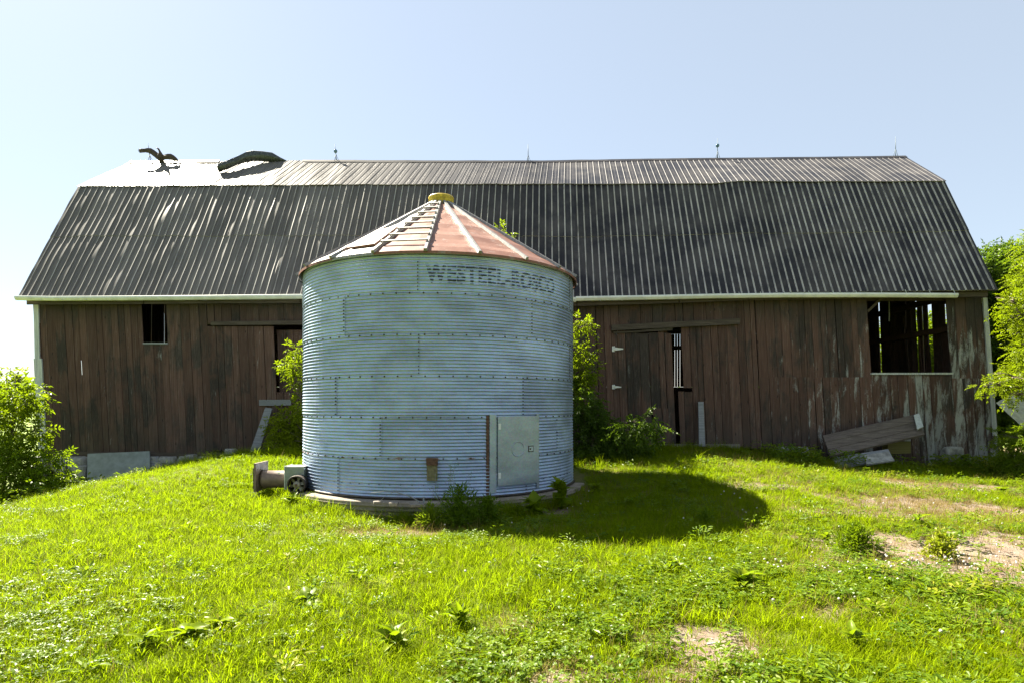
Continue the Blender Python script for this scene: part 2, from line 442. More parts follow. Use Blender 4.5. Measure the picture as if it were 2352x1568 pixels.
M['white_hinge'] = simple('white_hinge_paint', (.62, .63, .60), .5, 0, .1)
M['letter'] = None
M['grass'] = m_leaf('grass_blade', (.114, .168, .002), (.195, .245, .002), .6, .7, .6, None, .03)
M['dry'] = m_leaf('dry_blade', (.15, .11, .035), (.22, .17, .06), .35, 2, .7, None, .1, (.25, .19, .05))
M['clover'] = m_leaf('clover_leaf', (.060, .115, .007), (.130, .190, .010), .42, 1.5, .38)
M['weed'] = m_leaf('weed_leaf', (.060, .115, .008), (.140, .20, .010), .42, 2, .38, (.24, .24, .02))
M['dock'] = m_leaf('broad_leaf', (.095, .155, .006), (.175, .225, .006), .45, 5, .38)
M['locust'] = m_leaf('locust_leaf', (.085, .135, .005), (.175, .215, .006), .5, 1.2, .4)
M['maple'] = m_leaf('sapling_leaf', (.085, .140, .005), (.170, .21, .006), .5, 1.4, .4)
M['shade_leaf'] = m_leaf('dark_leaf', (.040, .085, .008), (.090, .145, .008), .45, 1.0, .45, None, .25, (.16, .26, .01))
M['flower'] = simple('clover_flower', (.42, .41, .37), .7, 0, .1)

# ------------------------------------------------------------------ ground sheet
def axis(lo, hi, step, far, g=1.22):
    a = list(np.arange(lo, hi+1e-6, step)); s = step
    while a[-1] < far: s *= g; a.append(a[-1]+s)
    s = step
    while a[0] > -far: s *= g; a.insert(0, a[0]-s)
    return np.array(a)
gx = axis(-15, 15, .10, 3000); gy = axis(0, 19, .10, 3000)
GX, GY = np.meshgrid(gx, gy); GZ = hgt(GX, GY)
# the barn stands on its own footing: keep soil below its floor
inside = (np.abs(GX) < 13.0) & (GY > 17.3) & (GY < 25.4)
GZ = np.where(inside, np.minimum(GZ, .25), GZ)
nx, ny = len(gx), len(gy)
idx = np.arange(nx*ny).reshape(ny, nx)
quads = np.stack([idx[:-1,:-1], idx[:-1,1:], idx[1:,1:], idx[1:,:-1]], -1).reshape(-1, 4)
ground = np_mesh('ground', np.stack([GX, GY, GZ], -1).reshape(-1, 3), quads, M['ground'], smooth=True)
at = ground.data.attributes.new('dirt', 'FLOAT', 'POINT')
at.data.foreach_set('value', np.where(np.hypot(GX, GY) < 40, dirt_mask(GX, GY), 0).ravel().astype(np.float32))
at = ground.data.attributes.new('dry', 'FLOAT', 'POINT'); at.data.foreach_set('value', np.where(np.hypot(GX, GY) < 40, dry_mask(GX, GY), 0).ravel().astype(np.float32))
tag(ground, 'grassy farmyard ground rising to a low mound before the barn', None, None, 'structure')

# ================================================================== BARN
YW = 17.0
barn = empty('barn', (0, YW, .4), 'long weathered dark brown wooden barn under a black gambrel sheet metal roof', 'barn')
def lean(X): return -.028-.0026*abs(X)-(.0012*X if X > 0 else 0)
def BX(X, z): return X+lean(X)*(min(z, 4.7)-.4)+(max(0, z-4.7)*.09 if X < 0 else 0)
# wall coordinates are given by pixels at the wall plane, undone for the lean
def wx(px, py):
    x = X_(px, YW); z = Z_(py, YW)
    b = x
    for _ in range(6): b = x-lean(b)*(z-.4)
    return b
def wz(py): return Z_(py, YW)
pl = lambda x, tab: float(np.interp(x, [a for a, b in tab], [b for a, b in tab]))
ZBOT = [(-13.5, .33), (-6, .36), (0, .5), (4.9, .60), (7.3, .45), (8.5, .12), (13.6, -.05)]
EAVE = [(40, 681), (690, 677), (1000, 680), (1325, 684), (1500, 679), (1700, 671), (2000, 667), (2290, 662)]
ZTOP = lambda X: Z_(pl(CX+X/YW*F, EAVE), 16.62)-.02

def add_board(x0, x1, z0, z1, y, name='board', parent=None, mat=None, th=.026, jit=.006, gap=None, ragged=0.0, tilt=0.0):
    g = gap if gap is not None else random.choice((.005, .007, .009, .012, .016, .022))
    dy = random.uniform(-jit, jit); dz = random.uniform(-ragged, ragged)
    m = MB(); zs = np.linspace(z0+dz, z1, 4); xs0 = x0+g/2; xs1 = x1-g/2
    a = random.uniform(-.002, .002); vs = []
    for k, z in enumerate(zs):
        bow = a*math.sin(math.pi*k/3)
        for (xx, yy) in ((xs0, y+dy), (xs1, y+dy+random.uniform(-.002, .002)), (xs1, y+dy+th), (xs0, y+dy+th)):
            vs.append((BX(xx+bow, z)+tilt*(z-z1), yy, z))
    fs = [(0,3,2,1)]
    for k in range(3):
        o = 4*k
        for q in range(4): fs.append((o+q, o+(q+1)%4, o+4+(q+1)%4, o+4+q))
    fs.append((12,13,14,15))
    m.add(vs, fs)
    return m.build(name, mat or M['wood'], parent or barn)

def columns(a, b, wmin=.16, wmax=.27):
    xs = [a]
    while xs[-1] < b-wmax: xs.append(xs[-1]+random.uniform(wmin, wmax))
    if b-xs[-1] < .12: xs.pop()
    xs.append(b)
    return list(zip(xs[:-1], xs[1:]))

# opening edges
O1a, O1b, O1z = wx(327, 740), wx(383, 740), wz(787)
LDa, LDb = wx(484, 900), wx(716, 900)               # left door (its right side is behind the bin)
LHa = wx(633, 830)                                   # recessed wicket in the left door
RDa, RDm1, RDm2, RDb = wx(1408, 880), wx(1546, 800), wx(1566, 800), wx(1700, 880)
W2a, W2b, W2z = wx(1996, 780), wx(2179, 780), wz(857)
TIER = wz(868); DTOPL = wz(748)
XL, XR = wx(85, 860), wx(2284, 900)

# left stretch
CRK = wx(186, 850)
add_board(CRK+.002, CRK+.022, 2.95, ZTOP(CRK), YW, gap=.002); add_board(CRK+.002, CRK+.022, pl(CRK, ZBOT), 2.55, YW, gap=.002)
for (a, b) in columns(XL, CRK)+columns(CRK+.024, O1a):
    g = None
    add_board(a, b, pl(a, ZBOT), ZTOP(a), YW, ragged=.03, gap=g)
for (a, b) in columns(O1a, O1b): add_board(a, b, pl(a, ZBOT), O1z, YW, ragged=.03)
for (a, b) in columns(O1b, LDa): add_board(a, b, pl(a, ZBOT), ZTOP(a), YW, ragged=.03)
# above left door, door itself
for (a, b) in columns(LDa, LDb): add_board(a, b, DTOPL+.05, ZTOP(a), YW)
ld = MB(); ld.box(BX(LDa,1.5)+.1, BX(LHa,1.5)-.05, YW+.01, YW+.05, 1.2, 1.34)
ldoor = ld.build('door', M['wood'], barn); MB().box(BX(LDa,3)+.1, BX(LHa,3)-.05, YW+.01, YW+.05, 2.9, 3.04).build('ledger', M['wood'], ldoor); ldoor['label'] = 'dark plank sliding door left of the bin'
for (a, b) in columns(LDa, LHa): add_board(a, b, .45, DTOPL-.02, YW-.03, parent=ldoor, ragged=.02)
wk = MB(); wk.box(BX(LHa,1.5), BX(LDb,1.5)+.2, YW+.18, YW+.22, 2.2, 2.34)
wick = wk.build('door', M['wood'], barn); wick['label'] = 'recessed wicket door half hidden by the bin'
for (a, b) in columns(LHa, LDb): add_board(a, b, wz(902), DTOPL-.10, YW+.15, parent=wick, th=.03)
for (a, b) in columns(LHa, LDb): add_board(a, b, .45, wz(900), YW-.02)
# middle, mostly behind the bin
for (a, b) in columns(LDb, wx(1300, 850), .26, .34): add_board(a, b, pl(a, ZBOT), ZTOP(a), YW)
for (a, b) in columns(wx(1300, 850), RDa): add_board(a, b, pl(a, ZBOT), ZTOP(a), YW)
# above right door (track rises to the right)
def rtop(X): return np.interp(X, [RDa, RDb], [wz(757), wz(738)])
for (a, b) in columns(RDa, RDb, .22, .36): add_board(a, b, rtop((a+b)/2)+.05, ZTOP(a), YW)
lg_ = lambda a, b, zc: MB().box(BX(a,zc)+.06, BX(b,zc)-.05, YW+.04, YW+.08, zc-.07, zc+.07)
dl = lg_(RDa, RDm1, 1.15).build('door', M['wood'], barn); lg_(RDa, RDm1, 3.05).build('ledger', M['wood'], dl); dl['label'] = 'left leaf of the plank door, sagging open'
cs = columns(RDa, RDm1-.02)
for k, (a, b) in enumerate(cs):
    low = pl(a, ZBOT)+(.28 if k in (1, 2) else .0)
    if k >= len(cs)-3 and k < len(cs)-1:
        add_board(a+.015, b+.015, pl(a, ZBOT)-.08, 1.62, YW-.012, parent=dl, tilt=-.06-.02*(k % 2), ragged=.02)
        add_board(a, b, 1.60, wz(762)+random.uniform(-.03, .02), YW+.012, parent=dl)
    else:
        add_board(a, b, low, wz(758 if k < 3 else 763)+random.uniform(-.03, .02), YW+.012, parent=dl, ragged=.03)
dr = lg_(RDm2, RDb, 1.0).build('door', M['wood'], barn); lg_(RDm2, RDb, 3.0).build('ledger', M['wood'], dr); dr['label'] = 'right leaf of the plank door, closed'
for k, (a, b) in enumerate(columns(RDm2, RDb)):
    if k == 0:
        add_board(a, b, pl(a, ZBOT)+.05, wz(899), YW, parent=dr); add_board(a, b, wz(890), rtop(a), YW+.012, parent=dr)
        add_board(a-.16, a-.005, pl(a, ZBOT)+.02, wz(898), YW+.004, parent=dr, gap=.004)
    else: add_board(a, b, pl(a, ZBOT)+.03, rtop(a)-.01, YW+.012, parent=dr, ragged=.02)
# hinges on left leaf
for py, s in ((801, 1.0), (888, .8)):
    c = W(1410, py, YW-.03); m = MB(); L = .26*s; h = .075*s
    m.hexa([(c.x-.05, c.y, c.z-h), (c.x+.02, c.y, c.z-h), (c.x+.02, c.y+.01, c.z-h), (c.x-.05, c.y+.01, c.z-h),
            (c.x-.05, c.y, c.z+h), (c.x+.02, c.y, c.z+h), (c.x+.02, c.y+.01, c.z+h), (c.x-.05, c.y+.01, c.z+h)])
    m.hexa([(c.x+.022, c.y-.002, c.z-h*.6), (c.x+L, c.y-.002, c.z-h*.2), (c.x+L, c.y+.01, c.z-h*.2), (c.x+.022, c.y+.01, c.z-h*.6),
            (c.x+.022, c.y-.002, c.z+h*.6), (c.x+L, c.y-.002, c.z+h*.2), (c.x+L, c.y+.01, c.z+h*.2), (c.x+.022, c.y+.01, c.z+h*.6)])
    m.tube([(c.x+.015, c.y-.006, c.z-h*1.05), (c.x+.015, c.y-.006, c.z+h*1.05)], .012, 6)
    m.build('hinge', M['white_hinge'], dl)
# strip of thin trims beside the right door
CR2 = wx(1738, 800)
for (a, b) in columns(RDb, CR2): add_board(a, b, .50, ZTOP(a), YW)
up = columns(CR2+.02, W2a)
for k, (a, b) in enumerate(up): add_board(a, b, TIER, ZTOP(a), YW, jit=.004)
for (a, b) in columns(CR2+.0, W2a, .2, .33): add_board(a, b, pl(a, ZBOT), TIER+.03, YW-.014, jit=.004, ragged=.04)
for (a, b) in columns(W2a, W2b, .2, .3): add_board(a, b, pl(a, ZBOT), W2z-.04, YW-.012, ragged=.04)
for (a, b) in columns(W2b, XR, .22, .34): add_board(a, b, TIER-.02, ZTOP(a), YW)
for (a, b) in columns(W2b, XR, .2, .32): add_board(a, b, pl(a, ZBOT), TIER+.0, YW-.014, ragged=.04)
# sills, corner boards, tracks, fascia
m = MB(); m.hexa([(BX(W2a,W2z)-.02, YW-.06, W2z-.035), (BX(W2b,W2z)+.02, YW-.06, W2z-.03), (BX(W2b,W2z)+.02, YW+.1, W2z-.03), (BX(W2a,W2z)-.02, YW+.1, W2z-.035),
                  (BX(W2a,W2z)-.02, YW-.06, W2z+.015), (BX(W2b,W2z)+.02, YW-.06, W2z+.02), (BX(W2b,W2z)+.02, YW+.1, W2z+.02), (BX(W2a,W2z)-.02, YW+.1, W2z+.015)])
m.build('window_sill', M['white_trim'], barn)
m = MB(); m.box(BX(O1a,O1z), BX(O1b,O1z)+.01, YW-.035, YW+.08, O1z-.05, O1z); m.build('window_sill', M['grey_wood'], barn)
def vboard(name, pxt, pyt, pxb, pyb, wpx, Y, th, mat, parent=barn):
    a = W(pxt, pyt, Y); b = W(pxb, pyb, Y); w = wpx/F*Y/2
    m = MB(); m.hexa([(b.x-w, Y, b.z), (b.x+w, Y, b.z), (b.x+w, Y+th, b.z), (b.x-w, Y+th, b.z), (a.x-w, Y, a.z), (a.x+w, Y, a.z), (a.x+w, Y+th, a.z), (a.x-w, Y+th, a.z)])
    return m.build(name, mat, parent)
vboard('corner_board', 82, 690, 85, 825, 11, YW-.04, .1, M['white_trim'])
vboard('corner_board', 86, 823, 97, 1030, 18, YW-.045, .1, M['white_trim'])
vboard('corner_board', 2263, 684, 2286, 1000, 10, YW-.04, .1, M['white_trim'])
def hboard(name, pa, pb, hpx, Y, th, mat, parent=barn):
    a = W(*pa, Y); b = W(*pb, Y); h = hpx/F*Y
    m = MB(); m.hexa([(a.x, Y, a.z-h), (b.x, Y, b.z-h), (b.x, Y+th, b.z-h), (a.x, Y+th, a.z-h), (a.x, Y, a.z), (b.x, Y, b.z), (b.x, Y+th, b.z), (a.x, Y+th, a.z)])
    return m.build(name, mat, parent)
hboard('track_cover', (484, 738), (700, 736), 9, YW-.12, .1, M['old_wood'])
hboard('track_cover', (1405, 746), (1700, 731), 13, YW-.11, .09, M['old_wood'])
hboard('track_rail', (1409, 762), (1545, 755), 3.5, YW-.05, .04, M['old_wood'])
o = hboard('cross_board', (595, 917.5), (668, 917), 13, YW-.09, .05, M['grey_wood']); o['label'] = 'short pale grey board fixed level across the left door'
hboard('hasp', (535+915, 760), (1545, 752), 3, YW-.045, .03, M['dark_iron'])
# fascia boards under the roof edge in a few uneven lengths
xs = [60, 330, 690, 1000, 1325, 1560, 1720, 1985, 2270]
for a, b in zip(xs[:-1], xs[1:]):
    hboard('fascia_board', (a+1, pl(a, EAVE)+2), (b-1, pl(b, EAVE)+2), 17, 16.72, .03, M['old_wood'])
# gutter
def gutter(pts, name='gutter'):
    m = MB(); n = len(pts); prof = [(-.075, .075), (-.085, .03), (-.05, -.03), (0, -.04), (.04, -.03), (.05, .06)]
    vs = []; fs = []
    for (px, py) in pts:
        p = W(px, py, 16.6)
        for (dy, dz) in prof: vs.append((p.x, p.y+dy, p.z+dz))
        for (dy, dz) in prof[::-1]: vs.append((p.x, p.y+dy*.9, p.z+dz+.008))
    k = 12
    for i in range(n-1):
        for q in range(k): fs.append((i*k+q, (i+1)*k+q, (i+1)*k+(q+1)%k, i*k+(q+1)%k))
    fs.append(tuple(range(k))); fs.append(tuple((n-1)*k+q for q in range(k))[::-1])
    m.add(vs, fs); return m.build(name, M['gutter'], barn)
gutter([(38, 687), (120, 688.5), (400, 687), (693, 684), (1010, 686), (1322, 691)])
gutter([(1322, 689), (1500, 686), (1640, 683), (1800, 681), (2000, 680.5), (2197, 681.5)])
px = 90.
while px < 2200:
    y0 = pl(px, EAVE); p = W(px, y0, 16.58); q = W(px+4, y0+10, 16.52)
    if not 720 < px < 1290: MB().beam(p, q, .014, .006, (1,0,0)).build('gutter_strap', M['gutter'], barn)
    px += random.uniform(48, 58)

# ---- roof: front lower slope (two courses) and upper slope
YE, YB, YR = 16.62, 18.75, 21.0
TE = EAVE
TB = [(180, 430), (600, 427), (1000, 425), (1500, 424), (1640, 423), (1700, 418), (1860, 419), (2170, 418)]
TR = [(300, 373), (660, 370), (1000, 372), (1250, 372), (1550, 367), (1850, 364), (2080, 361)]
def line(tab, u, Y):
    a, b = tab[0][0], tab[-1][0]; px = a+(b-a)*u
    return W(px, pl(px, tab), Y)
def YBf(u): return 19.5-.9*min(1.0, u*1.25)
def roof_pt(part, u, v):
    if part == 0: a, b = line(TE, u, YE), line(TB, u, YBf(u))
    else: a, b = line(TB, u, YBf(u)), line(TR, u, YR)
    if part == 1: a = a+Vector((0, -.07, -.02)); a.z += .012
    return a.lerp(b, v)
NSH = 35; PIT = 4
def roof_sheet(i, part, v0, v1, lift):
    rows = 15 if part == 0 else 12
    prof = []          # (fraction across, height)
    for r in range(PIT):
        c = (r+.5)/PIT; w = .0145 if part == 0 else .011
        rh = .026 if part == 0 else .012
        prof += [(c-w*2.1, 0), (c-w*.9, rh), (c+w*.9, rh), (c+w*2.1, 0)]
        if r < PIT-1: prof += [(c+.5/PIT-.012, .0), (c+.5/PIT, .005), (c+.5/PIT+.012, 0)]
    prof = [(0, .004)]+prof+[(1, .004)]
    nrm = Vector((0, -.87, .48)) if part == 0 else Vector((0, -.585, .81))
    grid = []
    jl = random.uniform(-.012, .012)
    for k in range(rows+1):
        v = v0+(v1-v0)*k/rows
        if k == 0: v += jl/2
        row = []
        for (f, h) in prof:
            u = (i+f)/NSH
            p = roof_pt(part, u, v)
            wav = mnoise.noise(Vector((p.x*1.9, p.z*.75+part*9, 3.1)))*.020+mnoise.noise(Vector((p.x*5.2, p.z*1.3, 8.1)))*.011
            amp = 1.9 if p.x < -5 else max(.4, 1.9-.19*(p.x+5))
            row.append(p+nrm*(h+lift+wav*amp*(.9 if part == 0 else .5)))
        grid.append(row)
    m = MB(); nc = len(prof); cr = []
    for c in range(nc-1):
        h0, h1 = prof[c][1], prof[c+1][1]; cr += [(.7 if (h0 > .01 and h1 > .01) else (1.0 if h1 > .01 else 0.0))*(1 if part == 0 else .1)]*(2*rows+2)  # painted glint: strongest on the sun-facing left face, none on the right
        vs = [grid[k][c+q] for k in range(rows+1) for q in (0, 1)]
        m.add(vs, [(2*k, 2*k+1, 2*k+3, 2*k+2) for k in range(rows)], True)
    # turned-down lip at the sheet's lower edge
    vs = []
    for c in range(nc): vs += [grid[0][c], grid[0][c]-nrm*.018]
    m.add(vs, [(2*c+1, 2*c+3, 2*c+2, 2*c) for c in range(nc-1)])
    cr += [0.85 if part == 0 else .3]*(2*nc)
    o = m.build('roof_sheet', M['roof'], barn); a = o.data.attributes.new('edge_glint', 'FLOAT', 'POINT'); a.data.foreach_set('value', cr); return o
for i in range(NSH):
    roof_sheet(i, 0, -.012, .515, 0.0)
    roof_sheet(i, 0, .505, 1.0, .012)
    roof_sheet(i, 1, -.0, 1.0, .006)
# ridge caps
for k in range(9):
    u0, u1 = k/9, (k+1)/9
    if u0 < .20 and u1 > .115: u1 = .115
    m = MB(); vs = []; n = 5
    for j in range(n+1):
        p = line(TR, u0+(u1-u0)*j/n, YR); d = .012*mnoise.noise(Vector((p.x*2, 0, 5)))
        vs += [(p.x, p.y-.14, p.z-.075+d), (p.x, p.y, p.z+.045+d), (p.x, p.y+.14, p.z-.075+d)]
    m.add(vs, [f for j in range(n) for f in ((3*j, 3*j+3, 3*j+4, 3*j+1), (3*j+1, 3*j+4, 3*j+5, 3*j+2))], False)
    m.build('ridge_cap', M['roof'], barn)
# back slope, soffit boards, interior
def back(y): return 2*YR-y
m = MB()
for (ta, ya, tb, yb) in ((TE, YE, TB, YB), (TB, YB, TR, YR)):
    N = 12
    A = [line(ta, j/N, YBf(j/N) if ta is TB else ya) for j in range(N+1)]; B = [line(tb, j/N, YBf(j/N) if tb is TB else yb) for j in range(N+1)]
    vs = [(p.x, back(p.y), p.z-.03) for p in A]+[(p.x, back(p.y), p.z-.03) for p in B]
    m.add(vs, [(j+1, j, N+1+j, N+2+j) for j in range(N)])
m.build('back_roof', M['roof'], barn)
m = MB()               # boarding under the front slopes keeps the inside dark
for (ta, ya, tb, yb) in ((TE, YE, TB, YB), (TB, YB, TR, YR)):
    N = 12
    A = [line(ta, j/N, YBf(j/N) if ta is TB else ya) for j in range(N+1)]; B = [line(tb, j/N, YBf(j/N) if tb is TB else yb) for j in range(N+1)]
    vs = [(p.x, p.y+.06, p.z-.07) for p in A]+[(p.x, p.y+.06, p.z-.07) for p in B]
    m.add(vs, [(j, j+1, N+2+j, N+1+j) for j in range(N)])
m.build('roof_boarding', M['wood_in'], barn)
YBK = back(17.0)
MB().box(-12.9, 13.2, YW+.05, YBK-.05, .30, .42).build('barn_floor', M['wood_in'], barn)
# gable walls
def gable_top(Y, left):
    y = Y if Y <= YR else back(Y)
    return float(np.interp(y, [YE, 19.5 if left else 18.6, YR], [4.7, 8.5 if left else 8.4, 10.0]))-.14
def gable(Xg, gaps, left, name):
    ys = [YW+.03]; 
    while ys[-1] < YBK-.1: ys.append(min(ys[-1]+random.uniform(.2, .32), YBK-.03))
    for a, b in zip(ys[:-1], ys[1:]):
        segs = [(a, b)]
        for (ga, gb, z0, z1) in gaps:
            if ga < b and gb > a:
                pass
        # split this board column by gaps
        cuts = sorted(set([a, b]+[c for g in gaps for c in g[:2] if a < c < b]))
        for c0, c1 in zip(cuts[:-1], cuts[1:]):
            mid = (c0+c1)/2; zt = gable_top(mid, left); zz = [( -.1, zt)]
            for (ga, gb, z0, z1) in gaps:
                if ga < mid < gb:
                    nz = []
                    for (p, q) in zz:
                        if z0 > p: nz.append((p, min(q, z0)))
                        if z1 < q: nz.append((max(p, z1), q))
                    zz = [s for s in nz if s[1]-s[0] > .02]
            for (p, q) in zz:
                m = MB(); g = .003
                zt0, zt1 = (gable_top(c0, left), gable_top(c1, left)) if q == zt else (q, q)
                m.hexa([(BX(Xg,p), c0+g, p), (BX(Xg+.03,p), c0+g, p), (BX(Xg+.03,p), c1-g, p), (BX(Xg,p), c1-g, p),
                        (BX(Xg,zt0), c0+g, zt0), (BX(Xg+.03,zt0), c0+g, zt0), (BX(Xg+.03,zt1), c1-g, zt1), (BX(Xg,zt1), c1-g, zt1)])
                m.build('gable_board', M['wood_in'], barn)
XGR = 13.28
gy_ = lambda px: (XGR-.27)/((px-CX)/F)
# the leaning wall shifts gaps slightly; positions read off the window
gz = lambda py, px: EYE+(HY-py)/F*gy_(px)
rg = [(gy_(2132), gy_(2122), gz(792, 2127), gz(690, 2127)), (gy_(2098), gy_(2086), gz(858, 2092), gz(790, 2092)), (gy_(2178), gy_(2162), gz(745, 2170), gz(700, 2170)), (gy_(2013.5), gy_(2010), gz(740, 2012), gz(686, 2012)),
      (gy_(2080), gy_(2077), gz(725, 2078), gz(688, 2078)), (gy_(2111), gy_(2109), gz(715, 2110), gz(690, 2110)), (gy_(2082), gy_(2079), gz(780, 2080), gz(755, 2080))]
gable(XGR, rg, False, 'r')
XGL = XL+.02
ly = lambda px: -(XGL-.15)/((CX-px)/F)
lg = [(ly(187)-.3, ly(187)+.3, 2.0, 3.5), (ly(332)-.02, ly(332)+.02, 3.2, 5.6), (ly(366)-.03, ly(366)+.03, 4.2, 5.6), (ly(381)-.05, ly(381)+.05, 3.5, 5.2), (ly(374)-.02, ly(374)+.02, 4.8, 5.6)]
gable(XGL, lg, True, 'l')
# back wall as one joined mass, with the gaps seen through the front door
m = MB(); x = -12.95
bg_ = [X_(p, YBK) for p in (1550, 1556, 1562)]
edges = [-12.95]
while edges[-1] < 13.1: edges.append(edges[-1]+random.uniform(.22, .32))
edges = sorted([e for e in edges if not any(abs(e-b) < .1 for b in bg_)]+bg_)
for a, b in zip(edges[:-1], edges[1:]):
    ga = .010 if a in bg_ else .002; gb = .010 if b in bg_ else .002
    m.box(a+ga, b-gb, YBK, YBK+.03, 2.46, 4.60); m.box(a+.001, b-.001, YBK, YBK+.03, 0, 2.45); m.box(a+.001, b-.001, YBK, YBK+.03, 4.605, 5.0)
bw = m.build('back_wall', M['wood_in'], barn); bw['kind'] = 'stuff'
# timber frame inside
fr = []
for Yp in (YW+.2, 19.85, 22.4, YBK-.25): fr.append(((BX(XGR,0)-.12, Yp, .3), (BX(XGR,5)-.12, Yp, gable_top(Yp, 0)-.15), .18))
for z in (3.95, 4.88, 2.3): fr.append(((BX(XGR,z)-.09, YW+.15, z), (BX(XGR,z)-.09, YBK-.2, z), .16))
for xp in (-8.9, -4.4, .1, 4.4, 8.4): fr.append(((BX(xp,0), YW+.22, .4), (BX(xp,4.6), YW+.22, 4.6), .2))
for xp in (-8.9, -4.4, 8.4): fr.append(((BX(xp,0), YBK-.25, .4), (BX(xp,4.6), YBK-.25, 4.6), .2))
fr.append(((-13, YW+.2, 4.62), (13.1, YW+.2, 4.72), .16)); fr.append(((-13, YBK-.2, 4.62), (13.1, YBK-.2, 4.72), .18))
fr.append(((-13, YBK-.12, Z_(799, YBK)), (13.1, YBK-.12, Z_(799, YBK)), .15))
for a, b, w in fr: MB().beam(a, b, w, w, (0,1,0) if abs(a[2]-b[2]) > .5 else (0,0,1)).build('timber', M['wood_in'], barn)
o = MB().beam(W(1992, 716, YW+.12), W(2026, 684, YW+.12), .07, .05, (0,1,0)).build('brace', M['old_wood'], barn)
MB().beam(W(2042, 690, 18.2), W(2042, 738, 18.2), .03, .03, (0,1,0)).build('brace', M['grey_wood'], barn)
# sill beam and stone footing
hboard('sill_beam', (100, 1036), (520, 1040), 11, YW-.03, .2, M['old_wood'])
hboard('sill_beam', (520, 1040), (700, 1030), 10, YW-.03, .2, M['old_wood'])
hboard('sill_beam', (1440, 1019), (1700, 1019), 10, YW-.03, .2, M['concrete'])
def stone(c, r, name='foundation_stone', parent=barn, mat=None, seed=0):
    bm = bmesh.new(); bmesh.ops.create_icosphere(bm, subdivisions=3, radius=1)
    for v in bm.verts:
        n = mnoise.noise(v.co*1.3+Vector((seed*7.1, 0, 0)))*.28+mnoise.noise(v.co*4+Vector((seed*3.7, 5, 0)))*.08
        d = v.co*(1+n)
        for k in range(3): d[k] = max(-.72, min(.72, d[k]))
        v.co = Vector((d.x*r[0], d.y*r[1], d.z*r[2]))
    m = MB(); m.add([Vector(c)+v.co for v in bm.verts], [tuple(v.index for v in f.verts) for f in bm.faces], True); bm.free()
    return m.build(name, mat or M['stone'], parent)
k = 0
px = 88
while px < 470:
    w = random.uniform(28, 52); Y = YW+.05; zt = Z_(1047, Y); zb = H(X_(px, Y), Y)-.1
    if zt-zb > .12:
        nn = 2 if zt-zb > .7 else 1
        for j in range(nn):
            hh = (zt-zb)/nn
            stone((X_(px+w/2, Y), Y, zb+hh*(j+.5)), (w/F*Y/2*1.35, .35, hh*.72), seed=k); k += 1
    px += w
for px, py, w in ((182, 1085, 26), (370, 1068, 12), (530, 1040, 16), (760/1.73, 1052, 14)):
    p = W(px, py, YW-.25); stone(p, (w/F*YW, .2, w/F*YW*.9), seed=k); k += 1

# ridge flap: sheet of ridge cap peeled up
path = [((500, 377), 20.05), ((520, 370), 20.15), ((545, 358), 20.4), ((565, 350), 20.55), ((582, 346.5), 20.68), ((603, 347), 20.76), ((625, 352), 20.82), ((643, 362), 20.9), ((660, 371), 20.98)]
m = MB(); top = []; 
for k, ((px, py), Y) in enumerate(path):
    wd = [17, 18, 19.5, 21, 23, 23, 19, 10, 3][k]/F*Y
    p = W(px, py, Y); wr = .09*mnoise.noise(Vector((k*1.7, 1, 1)))
    sec = []
    for j in range(5):
        t = j/4
        sec.append(p+Vector((.02*math.sin(j*2+k), .07*t-.07*math.sin(math.pi*t)+wr*(j % 2), -wd*t+.015*math.sin(k*2.3+j))))
    top.append(sec)
N = len(path); vs = [q for s in top for q in s]+[q+Vector((.0, .02, .012)) for s in top for q in s]
fs = []
for k in range(N-1):
    for j in range(4):
        a = k*5+j; fs.append((a, a+1, a+6, a+5)); b = a+N*5; fs.append((b, b+5, b+6, b+1))
    fs.append((k*5, (k+1)*5, (k+1)*5+N*5, k*5+N*5)); fs.append((k*5+4, k*5+4+N*5, (k+1)*5+4+N*5, (k+1)*5+4))
for j in range(4): fs.append((j, j+N*5, j+1+N*5, j+1))
m.add(vs, fs, True)
o = m.build('ridge_cap', M['flap'], barn); o['label'] = 'torn black ridge cap curled up off the roof'

# lightning rods
for (px, pt, pb, ball) in ((346, 330, 374, 0), (773, 331, 371, 348), (1213, 331, 373, 0), (1648, 318, 366, 335), (2057, 314, 362, 0)):
    Y = 21.0; lx = -6 if px < 400 else (-4 if px == 773 else 0)
    a = W(px, pb, Y); b = W(px+lx, pt, Y); m = MB()
    m.tube([a, a.lerp(b, .5), b], [.014, .012, .006], 6)
    for ang in (0, 2.1, 4.2):
        m.tube([a+Vector((.1*math.cos(ang), .1*math.sin(ang), -.03)), a.lerp(b, .42)], .007, 4)
    rod = m.build('lightning_rod', M['rod'], barn)
    if ball:
        p = a.lerp(b, (pb-ball)/(pb-pt)); mm = MB(); r = .065
        mm.lathe(p, [(.001, -r)]+[(r*math.sin(t), -r*math.cos(t)) for t in np.linspace(.3, 2.84, 7)]+[(.001, r)], 10)
        mm.build('glass_ball', M['glass_ball'], rod)

